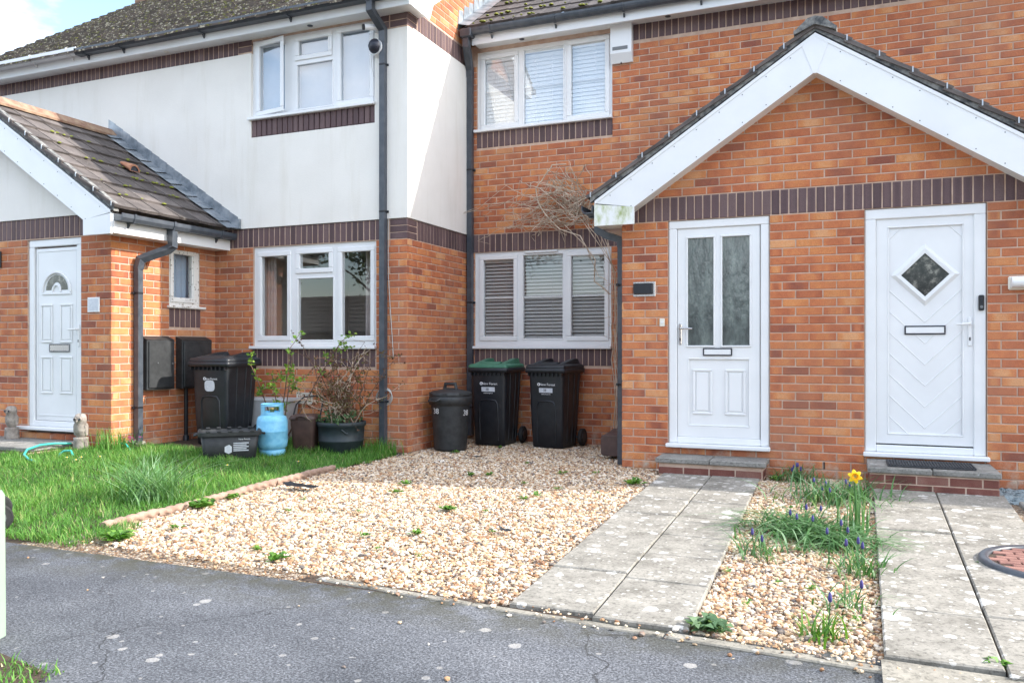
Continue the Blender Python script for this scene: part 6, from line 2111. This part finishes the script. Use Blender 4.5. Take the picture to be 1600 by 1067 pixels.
# little weeds in the gravel
def rosette(label, x, y, r, n, m='weed', zf=None, group='weeds in the gravel', flower=None):
    vs = []; mb = MB()
    for i in range(n):
        q = random.uniform(0, 2 * PI); L_ = .82 * r * random.uniform(.5, 1.1); up = random.uniform(.1, .7) * L_; w = L_ * random.uniform(.16, .28)
        dx, dy = math.cos(q), math.sin(q)
        b = Vector((random.gauss(0, r * .25), random.gauss(0, r * .25), .006))
        p1 = b + Vector((dx * L_ * .5 - dy * w, dy * L_ * .5 + dx * w, up)); p2 = b + Vector((dx * L_ * .5 + dy * w, dy * L_ * .5 - dx * w, up * .9)); p3 = b + Vector((dx * L_, dy * L_, up * .75))
        mb.add([tuple(b), tuple(p2), tuple(p3), tuple(p1)], [(0, 1, 2, 3)], False, random.betavariate(2.5, 1.8))
    me = mb.mesh('weed'); o = link('weed', me, m); o.location = (x, y, (zf(x, y) if zf else 0))
    return tag(o, label, 'weed', group)
def weed_label(x, y):
    if y > -.7: return 'small green weed in the shaded gravel in front of the bins'
    if x > -.45: return 'small green weed in the gravel alongside the long slab path'
    if y < -3.3: return 'small green weed in the gravel close to the road edge'
    if x < -1.5: return 'small green weed in the gravel on the side of the rope edging'
    return 'small green weed in the middle of the open gravel'
for (x, y, r, n) in [(-.68, -3.43, .04, 22), (-.42, -3.27, .05, 34), (-1.26, -2.07, .06, 36), (-1.39, -1.7, .06, 40), (-1.1, -1.07, .055, 36),
                     (-.95, -1.0, .05, 32), (-.31, -2.48, .035, 18), (-.24, -1.94, .05, 34), (-.44, -3.67, .03, 14), (-.01, -3.04, .03, 12),
                     (-1.66, .86, .05, 24), (-.14, -3.73, .03, 12), (-1.05, -3.95, .05, 26), (-1.57, -3.0, .035, 16), (-.2, -1.78, .05, 24), (-.38, -.64, .05, 26),
                     (-.15, -1.45, .04, 20), (-1.37, -2.92, .03, 12), (-1.12, -2.82, .03, 14), (-.11, -.53, .04, 18), (-1.9, -3.7, .05, 22), (-1.75, -2.6, .035, 14), (.2, -1.5, .03, 12), (-.9, -.2, .04, 18), (-.5, -1.3, .04, 18)]:
    rosette(weed_label(x, y), x, y, r, n)
rosette('dense bright green weed cushion in the middle of the gravel', -.58, -2.52, .06, 90)
rosette('broad-leaved green weed in the gravel just inside the road edge', -.82, -4.08, .085, 34)
rosette('grey-green leafy plant at the kerb corner of the slab path', 1.5, -4.28, .1, 90, 'ivy')
rosette('weed against the slab path close to the low step', .36, -.95, .09, 50)
rosette('weed rooted at the foot of the round dustbin', -1.93, .3, .06, 22)
rosette('flat weed cluster on gravel alongside the rope edging, its larger half', -2.26, -3.1, .1, 60)
rosette('flat weed cluster on gravel alongside the rope edging, its smaller half', -2.28, -2.75, .07, 36)
rosette('lush weed at the corner where lawn, gravel and road meet', -1.98, -4.06, .1, 90)
rosette('weed sprouting between the last slabs of the second path', 2.5, -4.3, .06, 20)
rosette('weed in the joint at the rim of the round inspection cover', 2.66, -2.78, .05, 18)
rosette('weed in the gravel corner beside the low step and brick pier', 1.42, -.28, .08, 30)
for i, (x, y) in enumerate([(1.5, -1.2), (1.62, -1.55), (1.45, -3.4), (1.7, -3.5), (1.85, -3.55), (1.6, -3.9), (2.05, -3.95), (1.75, -2.8)]):
    rosette('tiny weed in the gravel strip between the two slab paths', x, y, .035, 14)

# daisies and a dandelion on the lawn, pink flowers by the downpipe
for (x, y) in [(-4.56, -2.33), (-4.44, -2.28), (-4.36, -2.4), (-4.3, -2.2), (-2.75, -1.35), (-3.1, -1.9)]:
    t_ = thing('daisy', 'small white daisy in the lawn', 'flower', (x, y, gz(x, y)), 0, 'daisies in the lawn')
    mb = MB(); mb.tube([(0, 0, 0), (.004, 0, .065)], .0015, 4, tone=.5); mb.build('stem', 'grass', t_)
    mb = MB()
    for k in range(9):
        q = 2 * PI * k / 9
        mb.add([(.004, 0, .066), (.004 + .017 * math.cos(q - .2), .017 * math.sin(q - .2), .07), (.004 + .017 * math.cos(q + .2), .017 * math.sin(q + .2), .07)], [(0, 1, 2)])
    mb.build('petals', 'petal', t_, 'stuff')
    mb = MB(); mb.lathe([(.006, .067), (.004, .073), (.0, .075)], 8, (.004, 0)); mb.build('disc', 'daffy', t_)
def flower_patch(label, x, y, z, n, m):
    t_ = thing('garden_flowers', label, 'flowers', (x, y, z))
    mb = MB()
    for i in range(60):
        q = random.uniform(0, 2 * PI); r = random.uniform(0, .12); h = random.uniform(.02, .09)
        p = Vector((r * math.cos(q), r * math.sin(q), h)); e = Vector((random.gauss(0, 1), random.gauss(0, 1), .4)).normalized() * .03; w = e.cross(Vector((0, 0, 1))).normalized() * .012
        mb.add([tuple(p - e), tuple(p + w), tuple(p + e), tuple(p - w)], [(0, 1, 2, 3)], False, random.random())
    mb.build('leaves', 'ivy', t_, 'stuff')
    for i in range(n):
        q = random.uniform(0, 2 * PI); r = random.uniform(0, .1); c = Vector((r * math.cos(q), r * math.sin(q), random.uniform(.09, .13)))
        mb = MB()
        for k in range(5):
            a = 2 * PI * k / 5
            mb.add([tuple(c), tuple(c + Vector((.022 * math.cos(a - .5), .022 * math.sin(a - .5), .008))), tuple(c + Vector((.022 * math.cos(a + .5), .022 * math.sin(a + .5), .008)))], [(0, 1, 2)])
        mb.tube([tuple(c), (c.x * .6, c.y * .6, 0)], .002, 4)
        mb.build('flower_head', m, t_)
flower_patch('magenta flowers at the foot of the porch downpipe', -4.88, -1.3, gz(-4.9, -1.3), 7, 'pink')

# ---- woody plants
def twig_walk(p, d, L, r0, r1, n=8, wob=.35, grav=0.0, bend=None):
    pts = [Vector(p)]; d = Vector(d).normalized()
    for i in range(n):
        d = (d + Vector((random.gauss(0, wob), random.gauss(0, wob), random.gauss(0, wob) - grav)) * .5).normalized()
        if bend: d = bend(pts[-1], d)
        pts.append(pts[-1] + d * (L / n))
    rs = [lerp(r0, r1, i / n) for i in range(n + 1)]
    return pts, rs
def add_leaves(mb, pts, n, size, tone=None):
    for i in range(n):
        p = random.choice(pts) + Vector((random.gauss(0, .012), random.gauss(0, .012), random.gauss(0, .012)))
        e = Vector((random.gauss(0, 1), random.gauss(0, 1), random.gauss(.2, .7))).normalized()
        w = e.orthogonal().normalized()
        w = (Matrix.Rotation(random.uniform(0, 6), 3, e) @ w)
        s_ = size * random.uniform(.6, 1.2)
        nr = e.cross(w) * s_ * .12
        mb.add([tuple(p), tuple(p + e * s_ * .5 + w * s_ * .32 + nr), tuple(p + e * s_), tuple(p + e * s_ * .5 - w * s_ * .32 + nr)], [(0, 1, 2), (0, 2, 3)], False, random.betavariate(2.2, 1.6) if tone is None else tone)
# rose bush behind the gas cylinder
rb = thing('rose_bush', 'leggy rose bush with young green leaves behind the gas cylinder', 'bush', (-3.62, -.5, gz(-3.6, -.5)))
mb = MB(); lf = MB()
for (d, L) in [((-.28, -.02, 1), .95), ((.1, .1, 1), 1.0), ((.38, .1, 1), 1.3), ((.25, .0, 1), 1.15), ((-.12, .1, 1), .8)]:
    pts, rs = twig_walk((random.uniform(-.02, .02), 0, 0), d, L, .011, .004, 10, .13)
    mb.tube(pts, rs, 6)
    for k in range(4):
        i = random.randrange(4, 11)
        p2, r2 = twig_walk(pts[i], (random.gauss(0, .8), random.gauss(0, .5), random.uniform(.2, 1)), random.uniform(.1, .26), .004, .0018, 5, .3)
        mb.tube(p2, r2, 5)
        add_leaves(lf, p2[2:], 15, .05)
    add_leaves(lf, pts[7:], 18, .05)
mb.build('branches', 'twig_dark', rb); lf.build('leaves', 'bush', rb, 'stuff')
# dry shrub in the planter, with green growth at its foot
ds = thing('dry_shrub', 'tangled half-dead shrub with russet leaves growing in the dark planter tub', 'shrub', (-3.03, -.24, gz(-3, -.2) + .3))
mb = MB(); lf = MB(); pale = MB()
for i in range(34):
    q = random.uniform(0, 2 * PI)
    d = (math.cos(q) * .5, abs(math.sin(q)) * -.1 + .05, 1)
    pts, rs = twig_walk((random.gauss(0, .07), random.gauss(0, .05), -.02), d, random.uniform(.5, 1.08), .007, .0025, 9, .42, .02)
    (pale if i % 3 == 0 else mb).tube(pts, rs, 5)
    for k in range(4):
        j = random.randrange(3, 10)
        p2, r2 = twig_walk(pts[j], (random.gauss(0, 1), random.gauss(0, .5), random.uniform(-.5, .7)), random.uniform(.1, .28), .003, .0012, 6, .4, .1)
        (pale if i % 3 == 0 else mb).tube(p2, r2, 4)
        add_leaves(lf, p2, 10, .03)
    add_leaves(lf, pts[3:], 16, .032)
mb.build('branches', 'twig_dark', ds); pale.build('bleached_branches', 'twig', ds); lf.build('dry_leaves', 'dryleaf', ds, 'stuff')
mb = MB(); pts, rs = twig_walk((.1, .02, .4), (.1, 0, 1), .52, .004, .002, 9, .2); mb.tube(pts, rs, 5)
p2, r2 = twig_walk(pts[-1], (-1, 0, .3), .22, .002, .001, 6, .2); mb.tube(p2, r2, 4); mb.build('bare_shoot', 'twig_dark', ds)
for i in range(3):
    mb = MB(); mb.lathe([(.0, .012), (.009, .006), (.009, -.004), (.0, -.01)], 8); o = mb.build('rose_hip', 'berry', ds); o.location = (random.uniform(-.2, 0.05), random.uniform(-.1, 0), random.uniform(.45, .62))
gh = thing('trailing_plant', 'grey-green trailing leaves spilling over the rim of the planter tub', 'plant', (-3.03, -.26, gz(-3, -.2) + .3))
mb = MB(); lf = MB()
for i in range(34):
    q = random.uniform(0, 2 * PI); r = random.uniform(.02, .2)
    pts, rs = twig_walk((r * math.cos(q), r * math.sin(q), -.01), (math.cos(q) * .6, math.sin(q) * .6, 1), random.uniform(.08, .2), .003, .0015, 5, .3)
    mb.tube(pts, rs, 4); add_leaves(lf, pts, 16, .042)
mb.build('stems', 'twig_dark', gh); lf.build('leaves', 'ivy', gh, 'stuff')
for x, l_ in ((.02, .26), (-.06, .2), (-.0, .22)):
    mb = MB(); mb.tube([(x, -.06, .0), (x - .03, -.07, l_)], .008, 6); mb.build('cut_stake', 'twig', gh)
# dead climber on the brick wall
cl_ = thing('dead_climber', 'bare bleached climber stems fanning over the brick between the windows', 'climber', (-.5, YB - .08, 0))
mains = []
mb = MB()
for i in range(5):
    x0 = -.02 + .015 * i
    pts = [(x0, 0, 0), (x0 + .03, -.0, .5), (x0 - .01 + random.uniform(-.02, .02), -.01, 1.0), (x0 + random.uniform(-.02, .03), -.02, 1.5), (x0 + random.uniform(-.04, .02), -.04, 2.0), (x0 - .05 - .05 * i, -.06 - .02 * i, 2.42), (x0 - .18 - .1 * i, -.08, 2.62 + .05 * i)]
    sm_ = []
    for k in range(len(pts) - 1):
        for q in range(4): sm_.append(Vector(pts[k]).lerp(Vector(pts[k + 1]), q / 4) + Vector((random.gauss(0, .006), random.gauss(0, .004), 0)))
    sm_.append(Vector(pts[-1]))
    mb.tube(sm_, [lerp(.0065, .004, k / (len(sm_) - 1)) for k in range(len(sm_))], 5); mains.append(sm_)
mb.build('main_stems', 'twig', cl_)
mb = MB()
def curve(ctrl, n=16):
    P = [Vector(c) for c in ctrl]; out = []
    P = [P[0]] + P + [P[-1]]
    for i in range(1, len(P) - 2):
        for k in range(n // (len(P) - 3)):
            t = k / (n // (len(P) - 3))
            out.append(.5 * ((2 * P[i]) + (P[i + 1] - P[i - 1]) * t + (2 * P[i] - 5 * P[i + 1] + 4 * P[i + 2] - P[i + 3 if i + 3 < len(P) else -1]) * t * t + (3 * P[i + 1] - P[i] - 3 * P[i + 2] + P[i + 3 if i + 3 < len(P) else -1]) * t ** 3))
    out.append(P[-2]); return out
def wallx(u, v):   # local point from photo-measured wall position X,Z
    return (u + .5, random.uniform(-.16, -.0), v)
# long pale stem looping from the right up and back
mb.tube(curve([(-.05, -.05, 1.75), (-.2, -.12, 2.15), (-.62, -.16, 2.52), (-.86, -.16, 2.8), (-.92, -.15, 3.0), (-.78, -.14, 3.2), (-.55, -.12, 3.28)], 30), .008, 5)
mb.tube(curve([(-.08, -.05, 1.9), (-.3, -.14, 2.3), (-.55, -.1, 2.45), (-.85, -.1, 2.62)], 24), .0045, 5)
for i in range(46):
    x1 = random.gauss(-.85, .36); z1 = random.uniform(2.56, 3.12) - .3 * max(0, -.8 - x1)
    x0 = random.uniform(-.5, -.12); z0 = random.uniform(2.55, 2.95)
    mid = (lerp(x0, x1, .5) + random.gauss(0, .1), random.uniform(-.2, -.02), max(z0, z1) + random.uniform(-.02, .16))
    end = (x1 - random.uniform(.0, .18), random.uniform(-.12, .05), z1 - random.uniform(-.05, .12))
    c_ = curve([(x0, random.uniform(-.15, 0), z0), mid, (x1, random.uniform(-.2, 0), z1), end], 18)
    mb.tube([p + Vector((random.gauss(0, .006), random.gauss(0, .004), random.gauss(0, .006))) for p in c_], [lerp(.0055, .0024, k / (len(c_) - 1)) for k in range(len(c_))], 4)
for i in range(22):
    x0 = random.uniform(-1.2, -.5); z0 = random.uniform(2.55, 2.75)
    c_ = curve([(x0 + .4, -.05, z0 + .12), (x0 + .15, -.08, z0 + .02), (x0 - .1, -.05, z0 + random.uniform(-.08, .1)), (x0 - .3, -.02, z0 + random.uniform(-.05, .08))], 15)
    mb.tube([p + Vector((random.gauss(0, .008), 0, random.gauss(0, .008))) for p in c_], [lerp(.0046, .002, k / (len(c_) - 1)) for k in range(len(c_))], 4)
for i in range(14):
    z0 = random.uniform(1.0, 2.4); s_ = random.choice(mains)
    k = min(range(len(s_)), key=lambda j: abs(s_[j].z - z0))
    p2, r2 = twig_walk(s_[k], (random.gauss(-.2, .5), -.2, random.uniform(-.6, .6)), random.uniform(.1, .3), .0025, .001, 6, .4)
    mb.tube(p2, r2, 4)
mb.build('side_stems', 'twig', cl_, 'stuff')

# ================================================================== ACROSS THE ROAD (seen only in the window glass)
op = thing('opposite_garages', 'low red brick garages with a brown tiled roof across the road', 'garages', (-12, -21, 0), worldparts=True)
mb = MB(); mb.box(-34, 8, -26, -21, -.1, 1.9); mb.build('wall', 'step_brick', op)
mb = MB(); mb.add([(-34.3, -20.7, 1.8), (8.3, -20.7, 1.8), (8.3, -23.5, 3.5), (-34.3, -23.5, 3.5)], [(0, 1, 2, 3)]); mb.add([(-34.3, -26.3, 1.8), (8.3, -26.3, 1.8), (8.3, -23.5, 3.5), (-34.3, -23.5, 3.5)], [(0, 1, 2, 3)])
rfo = mb.build('roof', 'tile', op)
for r_ in range(9):
    mb = MB(); y = -20.72 - r_ * .31; z = 1.81 + r_ * .188
    mb.box(-34.2, 8.2, y - .3, y, z + .02, z + .05); mb.build('tile_course', 'tile', rfo)
for x in (-30, -26, -22, -18, -14, -10, -6, -2, 2, 6):
    mb = MB(); mb.cbox(x - 1.1, x + 1.1, -21.0, -20.96, 0, 1.75, .01); mb.build('garage_door', 'twig_dark', op)
def back_tree(label, x, y, h, r):
    t_ = thing('garden_tree', label, 'tree', (x, y, 0), 0, 'trees across the road')
    mb = MB(); limbs = []
    mb.tube([(0, 0, 0), (.1, 0, h * .3), (0, .1, h * .6), (.05, 0, h * .85)], [.22, .17, .11, .03], 8)
    for i in range(9):
        q = random.uniform(0, 2 * PI); z0 = random.uniform(.3, .75) * h
        p = Vector((0, 0, z0)); e = p + Vector((math.cos(q) * r * .7, math.sin(q) * r * .7, random.uniform(.1, .3) * h))
        mb.tube([p, p.lerp(e, .5) + Vector((0, 0, .2)), e], [.07, .045, .015], 6)
    mb.build('trunk', 'twig_dark', t_)
    n = 5000
    P = rng.normal(0, 1, (n, 3)); P /= np.linalg.norm(P, axis=1)[:, None]
    P *= (rng.random(n) ** .4)[:, None]
    lump = np.array([.75 + .45 * mnoise.noise((p[0] * 2.2 + x, p[1] * 2.2, p[2] * 2.2)) for p in P])
    P = P * lump[:, None] * np.array([r, r, h * .36]) + np.array([0, 0, h * .66])
    e = rng.normal(0, 1, (n, 3)); e /= np.linalg.norm(e, axis=1)[:, None]
    w = np.cross(e, rng.normal(0, 1, (n, 3))); w /= np.linalg.norm(w, axis=1)[:, None]
    s_ = rng.uniform(.08, .2, (n, 1))
    V = np.stack([P - e * s_, P + w * s_ * .5, P + e * s_, P - w * s_ * .5], 1).reshape(-1, 3)
    F = np.arange(n * 4).reshape(-1, 4)
    np_mesh('crown', V, F, np.repeat(rng.random(n), 4), 'treeleaf', t_, 'stuff')
for i, (lab, x, y, h, r) in enumerate([('dark round tree across the road behind the garages', -7, -30, 11, 4.2), ('tallest dark tree across the road behind the garages', -14, -29, 14, 4.6),
        ('broad tree across the road opposite the gabled porch', 2.5, -30, 11, 4.5), ('slim tree across the road beyond the last garage', -29, -30, 12, 3.6),
        ('bushy tree across the road between the tallest and the slim tree', -21.5, -29.5, 12, 4.4), ('small tree across the road past the end of the garages', 11, -29, 9, 4.0)]):
    back_tree(lab, x, y, h, r)
